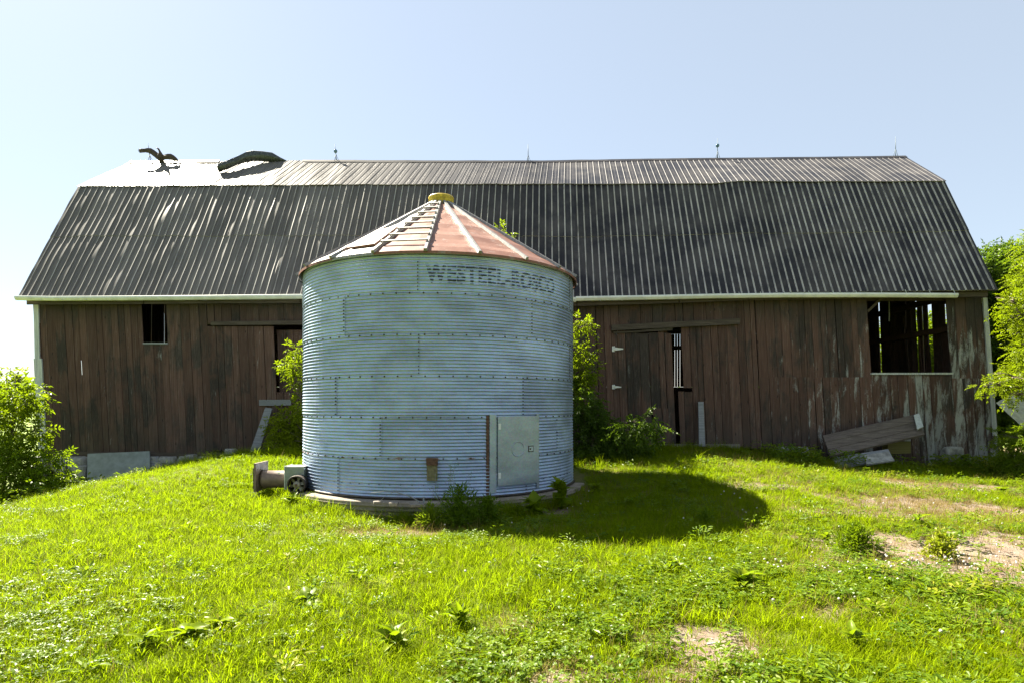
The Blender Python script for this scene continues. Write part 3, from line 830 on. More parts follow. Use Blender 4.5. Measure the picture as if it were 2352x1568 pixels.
# ================================================================== GRAIN BIN
BC = Vector((-1.484, 12.78, 0)); BR = 2.74; ZB0 = .155; RING = .682; NC = 12
PIT_C = RING/NC; AMP = .0085
gbin = empty('grain_bin', (BC.x, BC.y, ZB0), 'round corrugated galvanized steel grain bin with a faded red conical roof', 'grain bin')
def cyl(phi, z, r): return Vector((BC.x+r*math.sin(phi), BC.y-r*math.cos(phi), z))
def px2phi(px):
    lo, hi = -1.25, 1.05
    f = lambda a: CX+F*cyl(a, 0, BR).x/cyl(a, 0, BR).y
    for _ in range(50):
        m_ = (lo+hi)/2
        if f(m_) < px: lo = m_
        else: hi = m_
    return (lo+hi)/2
def corr(z): return AMP*math.cos(2*math.pi*(z-ZB0)/PIT_C+math.pi)
seam_px = [780, 877, 774, 965, 793, 963]      # bottom ring first
S72 = 2*math.pi/5
seams = [px2phi(p) for p in seam_px]
def wall_sheet(ring, k):
    p0 = seams[ring]+k*S72-.02; p1 = seams[ring]+(k+1)*S72
    z0 = ZB0+ring*RING-(0 if ring == 0 else .012); z1 = ZB0+(ring+1)*RING
    nr = NC*8; ncol = 26; vs = np.zeros((nr+1, ncol+1, 3))
    for i in range(nr+1):
        z = z0+(z1-z0)*i/nr
        for j in range(ncol+1):
            p = p0+(p1-p0)*j/ncol
            r = BR+corr(z)+.0035*(1-i/nr)+.006*(j/ncol)+.004*math.sin(p*5+ring*2)*math.sin(z*3)
            vs[i, j] = cyl(p, z, r)
    id_ = np.arange((nr+1)*(ncol+1)).reshape(nr+1, ncol+1)
    q = np.stack([id_[:-1,:-1], id_[:-1,1:], id_[1:,1:], id_[1:,:-1]], -1).reshape(-1, 4)
    return np_mesh('wall_sheet', vs.reshape(-1, 3), q, M['galv'], gbin, smooth=True)
for ring in range(6):
    for k in range(5): wall_sheet(ring, k)
# bolts
def bolt_rows():
    m = MB()
    def hexb(phi, z, r=.016):
        c = cyl(phi, z, BR+corr(z)+.006); out = Vector((math.sin(phi), -math.cos(phi), 0)); tx = Vector((math.cos(phi), math.sin(phi), 0)); up = Vector((0,0,1))
        vs = [c-out*.006+(tx*math.cos(t)+up*math.sin(t))*r for t in np.linspace(0, 2*math.pi, 7)[:-1]]
        vs += [c+out*.010+(tx*math.cos(t)+up*math.sin(t))*r*.75 for t in np.linspace(0, 2*math.pi, 7)[:-1]]
        m.add(vs, [(6,7,8,9,10,11)]+[(a, (a+1)%6, 6+(a+1)%6, 6+a) for a in range(6)])
    for ring in range(6):
        zs = ZB0+(ring+1)*RING-.02
        if ring < 5:
            for a in np.arange(-1.9, 1.9, .0838): hexb(seams[ring]+a, zs)
        for k in range(5):
            ph = seams[ring]+k*S72
            ph = (ph+math.pi) % (2*math.pi)-math.pi
            if abs(ph) < 1.9:
                for q in range(NC):
                    if random.random() < .8: hexb(ph-.008, ZB0+ring*RING+(q+.5)*PIT_C, .0135)
    for a in np.arange(-1.6, 1.3, .07): hexb(a, ZB0+.23, .008)
    o = m.build('bolt_heads', M['bolt'], gbin); o['kind'] = 'stuff'
bolt_rows()
# base angle ring
m = MB(); m.lathe((BC.x, BC.y, 0), [(BR+.004, ZB0+.035), (BR+.03, ZB0+.03), (BR+.05, ZB0+.004), (BR-.05, ZB0+.004)], 72); m.build('base_ring', M['dark_iron'], gbin)
# roof
ZEV, ZAP, RAP = 4.22, 5.86, .25; REV = BR+.085
rib0 = px2phi(979); D18 = math.pi/10
def cone(phi, t, lift=0.0):
    r = REV+(RAP-REV)*t; z = ZEV+(ZAP-ZEV)*t
    return cyl(phi, z+lift*.84, r+lift*.54)
for k in range(20):
    a = rib0+k*D18; m = MB(); g = [] 
    NTt, NPp = 14, 4
    for i in range(NTt+1):
        t = i/NTt
        for j in range(NPp+1):
            ph = a+D18*j/NPp
            sag = -.02*math.sin(math.pi*j/NPp)*(1-t)*math.sin(math.pi*min(1, t*1.0+.1)) + .006*mnoise.noise(Vector((k*3.3+j, t*9, 0)))
            lifts = sag+(.012 if (i % 3 == 1) else 0)
            g.append(cone(ph, t, lifts))
    m.add(g, [(i*(NPp+1)+j, i*(NPp+1)+j+1, (i+1)*(NPp+1)+j+1, (i+1)*(NPp+1)+j) for i in range(NTt) for j in range(NPp)])
    # turned down eave edge
    e = [cone(a+D18*j/NPp, 0) for j in range(NPp+1)]; e2 = [p+Vector((0, 0, -.045)) for p in e]
    m.add(e+e2, [(j+5, j+6, j+1, j) for j in range(NPp)])
    m.build('roof_panel', M['binroof_grey'] if k in (18, 15) else M['binroof'], gbin)
    # standing rib
    m = MB(); vs = []; fs = []; NR = 10; w = .034
    for i in range(NR+1):
        t = -.012+(1.0+.012)*i/NR; p = cone(a, t, .0); r = math.hypot(p.x-BC.x, p.y-BC.y); dw = min(w, r*.13)/max(r, .05)
        vs += [cone(a-dw, t, 0), cone(a-dw*.7, t, .05), cone(a+dw*.7, t, .05), cone(a+dw, t, 0)]
    for i in range(NR):
        for q in range(3): fs.append((i*4+q, i*4+q+1, (i+1)*4+q+1, (i+1)*4+q))
    fs.append((0, 1, 2, 3)); m.add(vs, fs); m.build('roof_rib', M['binroof_grey'], gbin)
# ladder rungs on the roof
for i, t in enumerate((.115, .235, .35, .46, .57, .68, .79, .89)):
    a0, a1 = rib0-D18, rib0
    p, q = cone(a0, t, .075), cone(a1+.004/t*.1, t, .075)
    m = MB(); m.beam(p, q, .05, .022, (0, -.54, .84))
    m.beam(cone(a0, t, .04), cone(a0, t, .075), .03, .02, (1,0,0)); m.beam(cone(a1, t, .04), cone(a1, t, .075), .03, .02, (1,0,0))
    m.build('rung', M['binroof_grey'], gbin)
# hatch
a0, a1 = rib0-D18*1.88, rib0-D18*1.14
vs = [cone(a0, .10, .02), cone(a1, .10, .02), cone(a1-.01, .42, .02), cone(a0+.01, .42, .02), cone(a0, .10, .055), cone(a1, .10, .055), cone(a1-.01, .42, .055), cone(a0+.01, .42, .055)]
MB().hexa(vs).build('hatch_lid', M['binroof'], gbin)
# cap
m = MB(); m.lathe((BC.x, BC.y, 0), [(.24, ZAP-.02), (.262, ZAP+.01), (.262, ZAP+.15), (.27, ZAP+.165), (.25, ZAP+.19), (.12, ZAP+.215), (.001, ZAP+.22)], 28); m.build('roof_cap', M['yellow'], gbin)
# door
da, db = px2phi(1141), px2phi(1229)
zt, zb = Z_(955, 10.5), Z_(1111, 10.5)
m = MB(); NDD = 8
fa, fb = da-.045, db+.02
def patch(a, b, z0, z1, r0, th, name, mat, parent, n=8):
    m = MB(); vs = []
    for j in range(n+1):
        p = a+(b-a)*j/n
        for (z, r) in ((z0, r0), (z1, r0), (z1, r0+th), (z0, r0+th)): vs.append(cyl(p, z, r))
    fs = [(j*4+q, j*4+(q+1)%4, j*4+4+(q+1)%4, j*4+4+q) for j in range(n) for q in range(4)]
    fs += [(0, 3, 2, 1), tuple(n*4+q for q in range(4))]
    m.add(vs, fs); return m.build(name, mat, parent)
patch(da-.050, da-.006, zb-.12, zt+.03, BR-.01, .034, 'door_jamb', M['galv_door'], gbin, 2)
patch(da-.072, da-.053, zb-.33, zt+.02, BR-.01, .026, 'door_jamb', M['rust'], gbin, 2)
patch(db+.006, db+.030, zb-.1, zt+.03, BR-.01, .034, 'door_jamb', M['galv_door'], gbin, 2)
door = patch(da, db, zb, zt, BR+.015, .035, 'door', M['galv_door'], gbin, 6)
for z in (zt-.17, zb+.17): patch(da+.002, da+.018, z-.05, z+.05, BR+.051, .008, 'hinge', M['white_hinge'], door, 2)
lz = Z_(1031, 10.5); la = px2phi(1215)
patch(la-.022, la+.022, lz-.055, lz+.055, BR+.051, .004, 'latch', M['dark_iron'], door, 2)
patch(la-.017, la+.017, lz-.04, lz+.04, BR+.055, .004, 'latch', M['galv_door'], door, 2)
c = cyl(la-.008, lz, BR+.064); MB().lathe(c, [(.0, -.008), (.014, -.006), (.014, .004)], 10, axis='Y').build('latch', M['bolt'], door)
pc = cyl(px2phi(1186), Z_(1030, 10.5), BR+.0525); m = MB()
NN = 24; vs = []
pa = px2phi(1186)
for k_ in range(NN):
    t = 2*math.pi*k_/NN
    for (rr_, hh_) in ((.135, 0), (.13, .006), (.122, .006), (.117, 0)): vs.append(cyl(pa+rr_*math.cos(t)/BR, Z_(1030, 10.5)+rr_*math.sin(t), BR+.0505+hh_))
m.add(vs, [(k_*4+q, ((k_+1)%NN)*4+q, ((k_+1)%NN)*4+q+1, k_*4+q+1) for k_ in range(NN) for q in range(3)], True)
m.build('embossed_ring', M['galv_door'], door)
# auger spout / junction housing on the front
sa = px2phi(993); zz0, zz1 = Z_(1102, 10.06), Z_(1053, 10.06)
w_ = .085/BR
sp = patch(sa-w_, sa+w_, zz0, zz0+.26, BR-.01, .07, 'spout', simple('olive_paint', (.12, .105, .05), .6, 0, .4, 20), gbin, 4)
patch(sa-w_*1.08, sa+w_*1.08, zz0+.255, zz1+.02, BR-.01, .10, 'spout_hood', M['rust'], sp, 4)

# lettering WESTEEL-ROSCO wrapped on the top ring
cu = bpy.data.curves.new('lettering', 'FONT'); cu.body = 'WESTEEL-ROSCO'; cu.size = 1; cu.offset = .05; cu.resolution_u = 3; cu.space_character = 1.12
to = bpy.data.objects.new('lettering_tmp', cu); COL.objects.link(to)
dg = bpy.context.evaluated_depsgraph_get(); tm = bpy.data.meshes.new_from_object(to.evaluated_get(dg))
bpy.data.objects.remove(to)
bm = bmesh.new(); bm.from_mesh(tm); bmesh.ops.triangulate(bm, faces=bm.faces[:])
co = np.array([v.co[:] for v in bm.verts]); x0, x1 = co[:,0].min(), co[:,0].max(); y0, y1 = co[:,1].min(), co[:,1].max()
tphi0, tphi1 = px2phi(977), px2phi(1272); tz0, tz1 = 3.70, 4.035
for v in bm.verts: v.co = Vector(((v.co.x-x0)/(x1-x0), 0, (v.co.y-y0)/(y1-y0)))
for zc in np.linspace(0, 1, 49)[1:-1]:
    bmesh.ops.bisect_plane(bm, geom=bm.verts[:]+bm.edges[:]+bm.faces[:], plane_co=(0, 0, zc), plane_no=(0, 0, 1))
for xc in np.linspace(0, 1, 80)[1:-1]:
    bmesh.ops.bisect_plane(bm, geom=bm.verts[:]+bm.edges[:]+bm.faces[:], plane_co=(xc, 0, 0), plane_no=(1, 0, 0))
for v in bm.verts:
    ph = tphi0+(tphi1-tphi0)*v.co.x; z = tz0+(tz1-tz0)*v.co.z
    v.co = cyl(ph, z, BR+corr(z)+.0095)-Vector(gbin.location)
me = bpy.data.meshes.new('lettering'); bm.to_mesh(me); bm.free()
t = NT('stencil_paint'); p = t.pos()
t.set((.018, .022, .024), .7)
n = t.noise(t.vmul(p, (9, 9, 26)), 1, 5, .75); n2 = t.noise(p, 80, 3)
fr_ = t.math('FRACT', t.math('DIVIDE', t.math('SUBTRACT', t.sep(p)[2], ZB0), PIT_C))
val = t.math('ABSOLUTE', t.math('SUBTRACT', fr_, .36))       # paint survives on the upward faces of the corrugation
a_ = t.math('ADD', t.math('MULTIPLY', n, .6), t.math('ADD', t.math('MULTIPLY', n2, .25), t.math('MULTIPLY', val, -.62)))
tr = t.n('ShaderNodeBsdfTransparent'); mx = t.n('ShaderNodeMixShader')
t.L(t.mapr(a_, .23, .43), mx.inputs[0]); t.L(tr.outputs[0], mx.inputs[1]); t.L(t.b.outputs[0], mx.inputs[2]); t.L(mx.outputs[0], t.out.inputs[0])
me.materials.append(t.m)
o = bpy.data.objects.new('lettering', me); link(o, gbin)

# ------------------------------------------------------------------ concrete pad
PR = 2.99
pad = MB(); prof = [(.01, .14)]+[(PR-.35, .142), (PR-.02, .135), (PR, .12)]
for k in range(33):
    z = .10-.36*k/32; prof.append((PR+.012*math.cos(2*math.pi*z/.072), z))
pad.lathe((BC.x, BC.y, 0), prof, 120)
pv = []
for (x, y, z) in pad.v:
    n = mnoise.noise(Vector((x*2, y*2, z*3)))*.012+mnoise.noise(Vector((x*7, y*7, z*9)))*.005
    d = Vector((x-BC.x, y-BC.y, 0)); r = d.length
    d = d/r if r > .1 else Vector((0,0,0))
    pv.append((x+d.x*n, y+d.y*n, z+(n*.3 if r > .1 else 0)))
pad.v = pv
t = NT('pad_concrete'); p = t.pos(); z = t.sep(p)[2]
n = t.noise(p, 5, 6, .7); n2 = t.noise(p, 40, 4, .7)
c = t.mix(t.mapr(n, .3, .7), (.17, .145, .115), (.27, .235, .195))
moss = t.math('MULTIPLY', t.mapr(z, .12, .02), t.mapr(n, .30, .6))
c = t.mix(t.math('MULTIPLY', moss, .8), c, (.085, .09, .05)); c = t.mix(t.mapr(n2, .6, .75, 0, .6), c, (.13, .11, .09))
t.bump(t.math('ADD', n, n2), .5, .01); t.set(c, .92, 0, .2)
o = pad.build('concrete_pad', t.m, None, Vector((BC.x, BC.y, 0)))
tag(o, 'round ribbed concrete pad under the grain bin, mossy at its rim', 'concrete pad')
# loose pavers on the pad
for (px, py, s, rz, lab) in ((868, 1157, (.13, .085, .05), .3, 'small tan paver on the pad, leftmost of three below the dead twig'), (905, 1161, (.14, .10, .06), -.1, 'middle small paver of three lying on the pad'),
                             (960, 1163, (.24, .13, .05), .15, 'largest flat paver of three, rightmost on the pad')):
    Y = (EYE-.14)*F/(py-HY); c = Vector((X_(px, Y), Y, .142)); bm = bmesh.new(); bmesh.ops.create_cube(bm, size=1)
    for v in bm.verts: v.co = Vector((v.co.x*s[0]*(1+.1*random.uniform(-1,1)), v.co.y*s[1], v.co.z*s[2]+s[2]/2))
    bmesh.ops.bevel(bm, geom=bm.edges[:], offset=.01, segments=1, affect='EDGES')
    me = bpy.data.meshes.new('paver'); bm.to_mesh(me); bm.free(); me.materials.append(M['concrete'])
    o = bpy.data.objects.new('paver', me); o.location = c; o.rotation_euler = (0, 0, rz); link(o); tag(o, lab, 'paver', 'pavers on the concrete pad')
# dead twig
tw = MB()
pts = [((823+28, 1131), 9.55), ((880, 1128), 9.55), ((910, 1129), 9.5), ((945, 1140), 9.45), ((965, 1152), 9.4), ((973, 1163), 9.4)]
tw.tube([W(*p, Y) for p, Y in pts], [.004, .006, .008, .009, .010, .011], 5)
tw.tube([W(880, 1128, 9.55), W(880, 1120, 9.6)], [.005, .002], 4); tw.tube([W(905, 1129, 9.5), W(885, 1138, 9.6), W(868, 1154, 9.6)], [.006, .004, .003], 4)
o = tw.build('dead_twig', M['grey_wood'], None, W(973, 1163, 9.4)); tag(o, 'bare dead twig arching over the front edge of the concrete pad', 'twig')
o = MB().tube([W(974, 1195, 9.45), W(973, 1140, 9.42)], [.018, .014], 6).build('wooden_stake', M['grey_wood'], None, W(974, 1195, 9.45)); tag(o, 'short grey stake standing at the front rim of the pad', 'stake')

# ------------------------------------------------------------------ aeration fan
FY = 11.0
fan = empty('aeration_fan', W(684, 1126, FY), 'brown aeration fan and duct beside the left foot of the bin', 'fan')
fc = W(684, 1111, FY); fr = .163
m = MB(); m.lathe(fc+Vector((0, 0, 0)), [(fr*.86, -.10), (fr, -.105), (fr*1.03, -.09), (fr*1.0, -.06), (fr*.98, .12), (fr*.86, .12), (fr*.86, -.10)], 32, axis='Y'); m.build('fan_housing', M['dark_iron'], fan)
MB().lathe(fc+Vector((0, .09, 0)), [(.001, 0), (fr*.86, .0)], 24, axis='Y').build('fan_backplate', M['bolt'], fan)
for k in range(6):
    t = k*math.pi/3+.25; d = Vector((math.sin(t), 0, math.cos(t))); s_ = Vector((math.cos(t), 0, -math.sin(t)))
    a = fc+d*.055; b = fc+d*fr*.82; m = MB()
    vs = [a-s_*.022+Vector((0,-.03,0)), a+s_*.022+Vector((0,-.055,0)), b+s_*.032+Vector((0,-.07,0)), b-s_*.032+Vector((0,-.02,0))]
    vs += [v+Vector((0, .006, 0)) for v in vs]
    m.hexa(vs); m.build('blade', M['tan_metal'], fan)
hub = MB(); hub.lathe(fc+Vector((0, -.075, 0)), [(.001, -.012), (.03, -.012), (.034, -.004), (.05, -.002), (.066, .008), (.068, .06)], 24, axis='Y'); hb = hub.build('hub', M['tan_metal'], fan)
MB().lathe(fc+Vector((0, -.09, 0)), [(.001, -.012), (.018, -.010), (.02, .006)], 12, axis='Y').build('hub_nut', M['rust'], hb)
a = W(658, 1070, FY+.2); b = W(701, 1122, FY+.2)
bx = MB(); bx.box(a.x, b.x, FY+.13, FY+.52, b.z, a.z); 
bx.build('motor_box', M['green_grey'], fan)
m = MB(); m.box(a.x-.012, a.x-.001, FY+.12, FY+.53, b.z, a.z+.012); m.build('box_flange', M['gutter'], fan)
ta = W(606, 1099, FY+.33); tr_ = 20/F*(FY+.33)
m = MB(); m.lathe((0, FY+.33, ta.z), [(.001, ta.x), (tr_*1.12, ta.x), (tr_*1.12, ta.x+.04), (tr_, ta.x+.06), (tr_, a.x-.014)], 28, axis='X'); m.build('duct', M['brown_paint'], fan)
fl = W(600, 1060, FY+.33); fb_ = W(600, 1124, FY+.33)
m = MB(); m.box(ta.x-.07, ta.x-.03, FY+.05, FY+.61, fb_.z, fl.z); m.build('duct_flange', M['brown_paint'], fan)
m = MB(); m.box(ta.x-.105, ta.x-.072, FY+.1, FY+.56, fb_.z+.05, fl.z-.09); m.build('duct_flange', M['dark_iron'], fan)
m = MB(); m.box(a.x+.03, b.x-.03, FY+.16, FY+.5, .13, b.z-.002); m.build('foot', M['dark_iron'], fan)
m = MB(); m.tube([(b.x+.0, FY+.3, fc.z+.02), (b.x+.17, FY+.5, fc.z-.03)], .09, 12); m.build('outlet_pipe', M['dark_iron'], fan)
c = W(637, 1087, FY+.1); m = MB(); m.box(c.x-.02, c.x+.02, FY+.33-tr_*.92, FY+.33-tr_*.80, c.z-.012, c.z+.02); m.build('maker_plate', M['gutter'], fan)

# ------------------------------------------------------------------ loose planks and panels by the barn
def slab(name, pts, Y0, Y1, th, mat, label, cat, group=None):
    """quad seen in the photo: pts bottom-left, bottom-right, top-right, top-left (pixels); bottoms at depth Y0, tops at Y1"""
    P = [W(*pts[0], Y0), W(*pts[1], Y0), W(*pts[2], Y1), W(*pts[3], Y1)]
    n = (P[1]-P[0]).cross(P[3]-P[0]).normalized()
    base = (P[0]+P[1])/2
    m = MB(); b = [p-n*th for p in P]
    m.hexa([P[0], P[1], b[1], b[0], P[3], P[2], b[2], b[3]])
    o = m.build(name, mat, None, base); tag(o, label, cat, group); return o
slab('plank', [(572, 1042), (592, 1046), (625, 937), (609, 935)], 16.35, 16.82, .05, M['grey_wood'], 'pale grey plank leaning slanted against the left barn door', 'plank')
slab('plank', [(1606, 1024), (1620, 1024), (1616, 922), (1604, 922)], 16.6, 16.88, .045, M['grey_wood'], 'narrow grey plank leaning upright on the closed right door leaf', 'plank')
slab('grey_panel', [(199, 1128), (345, 1098), (343, 1035), (201, 1041)], 16.5, 16.82, .03, M['panel'], 'large flat grey sheet leaning on the stone footing at left', 'panel')
slab('grey_panel', [(343, 1090), (366, 1086), (364, 1047), (344, 1047)], 16.62, 16.85, .04, M['grey_wood'], 'small narrow grey board beside the large grey sheet', 'panel')
pile = empty('broken_door', W(2000, 1040, 16.2), 'fallen dark plank door lying tilted against the barn foot at right', 'broken door')
M['pile_wood'] = m_grey_wood('pile_wood', (.070, .056, .046), (.165, .138, .115), (1.5, 30, 30))
def plank_q(pts, Ys, th, mat, name='plank', parent=pile):
    P = [W(*p, Y) for p, Y in zip(pts, Ys)]; n = (P[1]-P[0]).cross(P[3]-P[0]).normalized(); b = [p-n*th for p in P]
    m = MB(); m.hexa([P[0], P[1], b[1], b[0], P[3], P[2], b[2], b[3]]); return m.build(name, mat, parent)
plank_q([(1896, 1014), (2112, 966), (2104, 950), (1890, 999)], (16.0, 16.4, 16.6, 16.3), .06, M['pile_wood'])
plank_q([(1902, 1031), (2118, 981), (2112, 967), (1896, 1015)], (15.8, 16.2, 16.4, 16.0), .06, M['pile_wood'])
plank_q([(1908, 1046), (2124, 996), (2118, 982), (1902, 1032)], (15.6, 16.0, 16.2, 15.8), .06, M['pile_wood'])
plank_q([(2107, 985), (2121, 978), (2111, 948), (2099, 952)], (16.0, 16.05, 16.5, 16.45), .03, M['white_trim'], 'batten')
slab('weathered_board', [(1925, 1075), (2050, 1049), (2040, 1030), (1912, 1050)], 15.3, 15.7, .05, M['grey_wood'], 'weathered grey board half sunk in weeds under the fallen door', 'board')
slab('weathered_board', [(1990, 1066), (2055, 1056), (2040, 1036), (1985, 1044)], 15.15, 15.45, .04, M['stone'], 'short pale board end poking from weeds before the fallen door', 'board')
slab('timber_block', [(2038, 1042), (2092, 1040), (2092, 1012), (2040, 1014)], 16.35, 16.4, .25, m_grey_wood('mossy_wood', (.10, .09, .03), (.17, .15, .05)), 'mossy yellow brown timber block under the raised end of the fallen door', 'timber')
o = stone(W(1818, 1046, 16.5), (.62, .3, .34), 'boulder', None, M['stone'], 51); o.location = (0, 0, 0); tag(o, 'broad grey stone at the barn foot left of the fallen door', 'boulder')
o = stone(W(2185, 1046, 16.3), (.3, .25, .34), 'boulder', None, M['stone'], 57); tag(o, 'upright grey stone among weeds right of the fallen door', 'boulder')
# corrugated sheet leaning at far right
m = MB(); A = W(2286, 925, 15.8); B = W(2320, 906, 16.1); dn = W(2352, 985, 14.9)-W(2286, 925, 15.8); ncor = 26; vs = []; fs = []
ax = (B-A); 
for j in range(ncor+1):
    t = j/ncor*2.6; o_ = Vector((0, -.016*math.cos(j*math.pi/1.5), .012*math.cos(j*math.pi/1.5)))
    vs += [A+ax*t+o_, A+ax*t+dn*2.4+o_]
fs = [(2*j, 2*j+1, 2*j+3, 2*j+2) for j in range(ncor)]
m.add(vs, fs, True)
o = m.build('metal_sheet', simple('pale_painted_sheet', (.42, .43, .34), .5, .1, .2, 8), None, A+dn*2.4); tag(o, 'pale corrugated metal sheet leaning slanted beyond the right barn corner', 'metal sheet')
# bits on the ground
g = gp(1640, 1484); o = MB().beam(g+Vector((-.05, .0, .02)), g+Vector((.05, .02, .022)), .018, .008).build('wood_scrap', M['grey_wood'], None, g); tag(o, 'thin pale wood scrap on the bare soil patch in front', 'scrap')

# ------------------------------------------------------------------ vulture on the ridge
def vulture():
    Y = 20.85; s = 1/F*Y; o = W(367, 374, Y)
    def P(px, py, dy=0.0): q = W(px, py, Y); return Vector((q.x, q.y+dy, q.z))
    m = MB()
    # body: tail -> back -> breast -> neck -> head, standing upright facing the camera side
    m.tube([P(369, 374, .16), P(369, 370, .10), P(369, 366, .02), P(369, 361, -.03), P(370.5, 356, -.05), P(370, 352, -.06), P(369, 348.5, -.08), P(367.6, 345.4, -.10), P(366, 344.6, -.14)],
           [.03, .065, .10, .105, .075, .042, .030, .033, .012], 12)
    def wing(lead, trail, th):
        n = len(lead); vs = []; fs = []
        for k in range(n):
            a, b = lead[k], trail[k]; t_ = th*(1-.55*k/(n-1)); c = a.lerp(b, .4)
            vs += [a, c+Vector((0, -t_, 0)), b, c+Vector((0, t_, .0))]
        for k in range(n-1):
            for q in range(4): fs.append((4*k+q, 4*k+(q+1)%4, 4*k+4+(q+1)%4, 4*k+4+q))
        fs += [(3, 2, 1, 0), tuple(4*(n-1)+q for q in range(4))]
        m.add(vs, fs, False)
    wing([P(370, 356), P(363, 352), P(355, 345.5), P(347, 340.8), P(339, 340.3), P(329, 342), P(319.5, 344.5)],
         [P(369, 369), P(361, 367), P(354, 361), P(347, 355.5), P(340, 352), P(330, 350.5), P(321, 349)], .05)
    wing([P(369, 357), P(376, 356), P(384, 353.8), P(392, 353.4), P(400, 357.5), P(406, 363), P(411, 369.5)],
         [P(369, 368), P(377, 367.5), P(385, 367), P(391, 368), P(397, 370), P(402, 371), P(407, 371.5)], .05)
    for (x0, y0, x1, y1) in ((330, 343.5, 317, 343.4), (330, 345.5, 316.3, 346.4), (331, 347.5, 317.5, 349.2), (333, 349, 320, 351.6)):
        m.tube([P(x0, y0), P(x1, y1)], [.03, .008], 6)
    for (x0, y0, x1, y1) in ((402, 363, 412, 371), (399, 365, 408.5, 372.5), (395, 366, 403, 373)):
        m.tube([P(x0, y0), P(x1, y1)], [.03, .008], 6)
    for dx in (-2.2, 2.2): m.tube([P(369+dx, 367, 0), P(369+dx, 373.5, -.01)], [.04, .016], 6)
    ob = m.build('vulture', M['feather'], None, o)
    md = ob.modifiers.new('r', 'REMESH'); md.mode = 'VOXEL'; md.voxel_size = .012
    d = bpy.context.evaluated_depsgraph_get(); me = bpy.data.meshes.new_from_object(ob.evaluated_get(d)); ob.modifiers.clear(); ob.data = me
    tag(ob, 'dark brown vulture with wings spread perched on the left roof ridge', 'bird')
    MB().tube([P(366.6, 344.9, -.115), P(365.4, 344.6, -.155), P(364.9, 345.4, -.17)], [.022, .012, .004], 8).build('beak', simple('pale_horn', (.35, .22, .16), .5), ob)
vulture()

# ================================================================== VEGETATION
def unit(v): return v/np.maximum(np.linalg.norm(v, axis=-1, keepdims=True), 1e-9)
def leaflets(base, d, n, L, Wd, fold=.25):
    """folded rhombic leaves: arrays base, direction, normal, length, width"""
    d = unit(d); s = unit(np.cross(d, n)); n = np.cross(s, d)
    L = L[:,None]; Wd = Wd[:,None]
    mid = base+d*L*.42
    v0 = base; v1 = mid+s*Wd*.5+n*Wd*fold; v2 = base+d*L-n*L*.12; v3 = mid-s*Wd*.5+n*Wd*fold
    V = np.stack([v0, v1, v2, v3], 1).reshape(-1, 3)
    i = np.arange(len(base))[:,None]*4
    Fc = np.concatenate([i+np.array([[0, 1, 2]]), i+np.array([[0, 2, 3]])], 0)
    return V, Fc
def sprays(centers, r, counts, L, pairs, lw, rg, droop=.35, out=1.0):
    """compound leaves spread through ellipsoid clumps"""
    Vs = []; Fs = []; off = 0
    for c, rad, n in zip(centers, r, counts):
        c = np.array(c); rad = np.array(rad)
        u = unit(rg.normal(size=(n, 3))); q = rg.random(n)**.45
        lump = .75+.5*fbm(u[:,0]*2+c[0]*3, u[:,1]*2+u[:,2]*2+c[1], 3)
        p = c+u*rad*(q*lump)[:,None]
        d = unit(u*out+rg.normal(size=(n, 3))*.55+np.array([0, 0, -droop]))
        nn = unit(np.array([0, 0, 1.0])+rg.normal(size=(n, 3))*.45)
        ll = L*rg.uniform(.65, 1.25, n)
        s = unit(np.cross(d, nn)); nn = np.cross(s, d)
        for k in range(pairs):
            t = (k+.8)/(pairs+.3)
            bp = p+d*(ll*t)[:,None]-np.array([0, 0, 1])*(ll*t*t*.25)[:,None]
            for sg in (-1, 1):
                dd = d*.55+s*sg*.9+rg.normal(size=(n, 3))*.18+np.array([0, 0, -.25])
                V, Fc = leaflets(bp, dd, nn+rg.normal(size=(n, 3))*.35, lw*rg.uniform(.7, 1.25, n)*(1-.25*abs(t-.5)), lw*.42*rg.uniform(.8, 1.2, n))
                Vs.append(V); Fs.append(Fc+off); off += len(V)
        V, Fc = leaflets(p+d*ll[:,None]*.95-np.array([0, 0, 1])*(ll*.22)[:,None], d+np.array([0, 0, -.3]), nn, lw*rg.uniform(.8, 1.3, n), lw*.45*np.ones(n))
        Vs.append(V); Fs.append(Fc+off); off += len(V)
    return np.concatenate(Vs), np.concatenate(Fs)
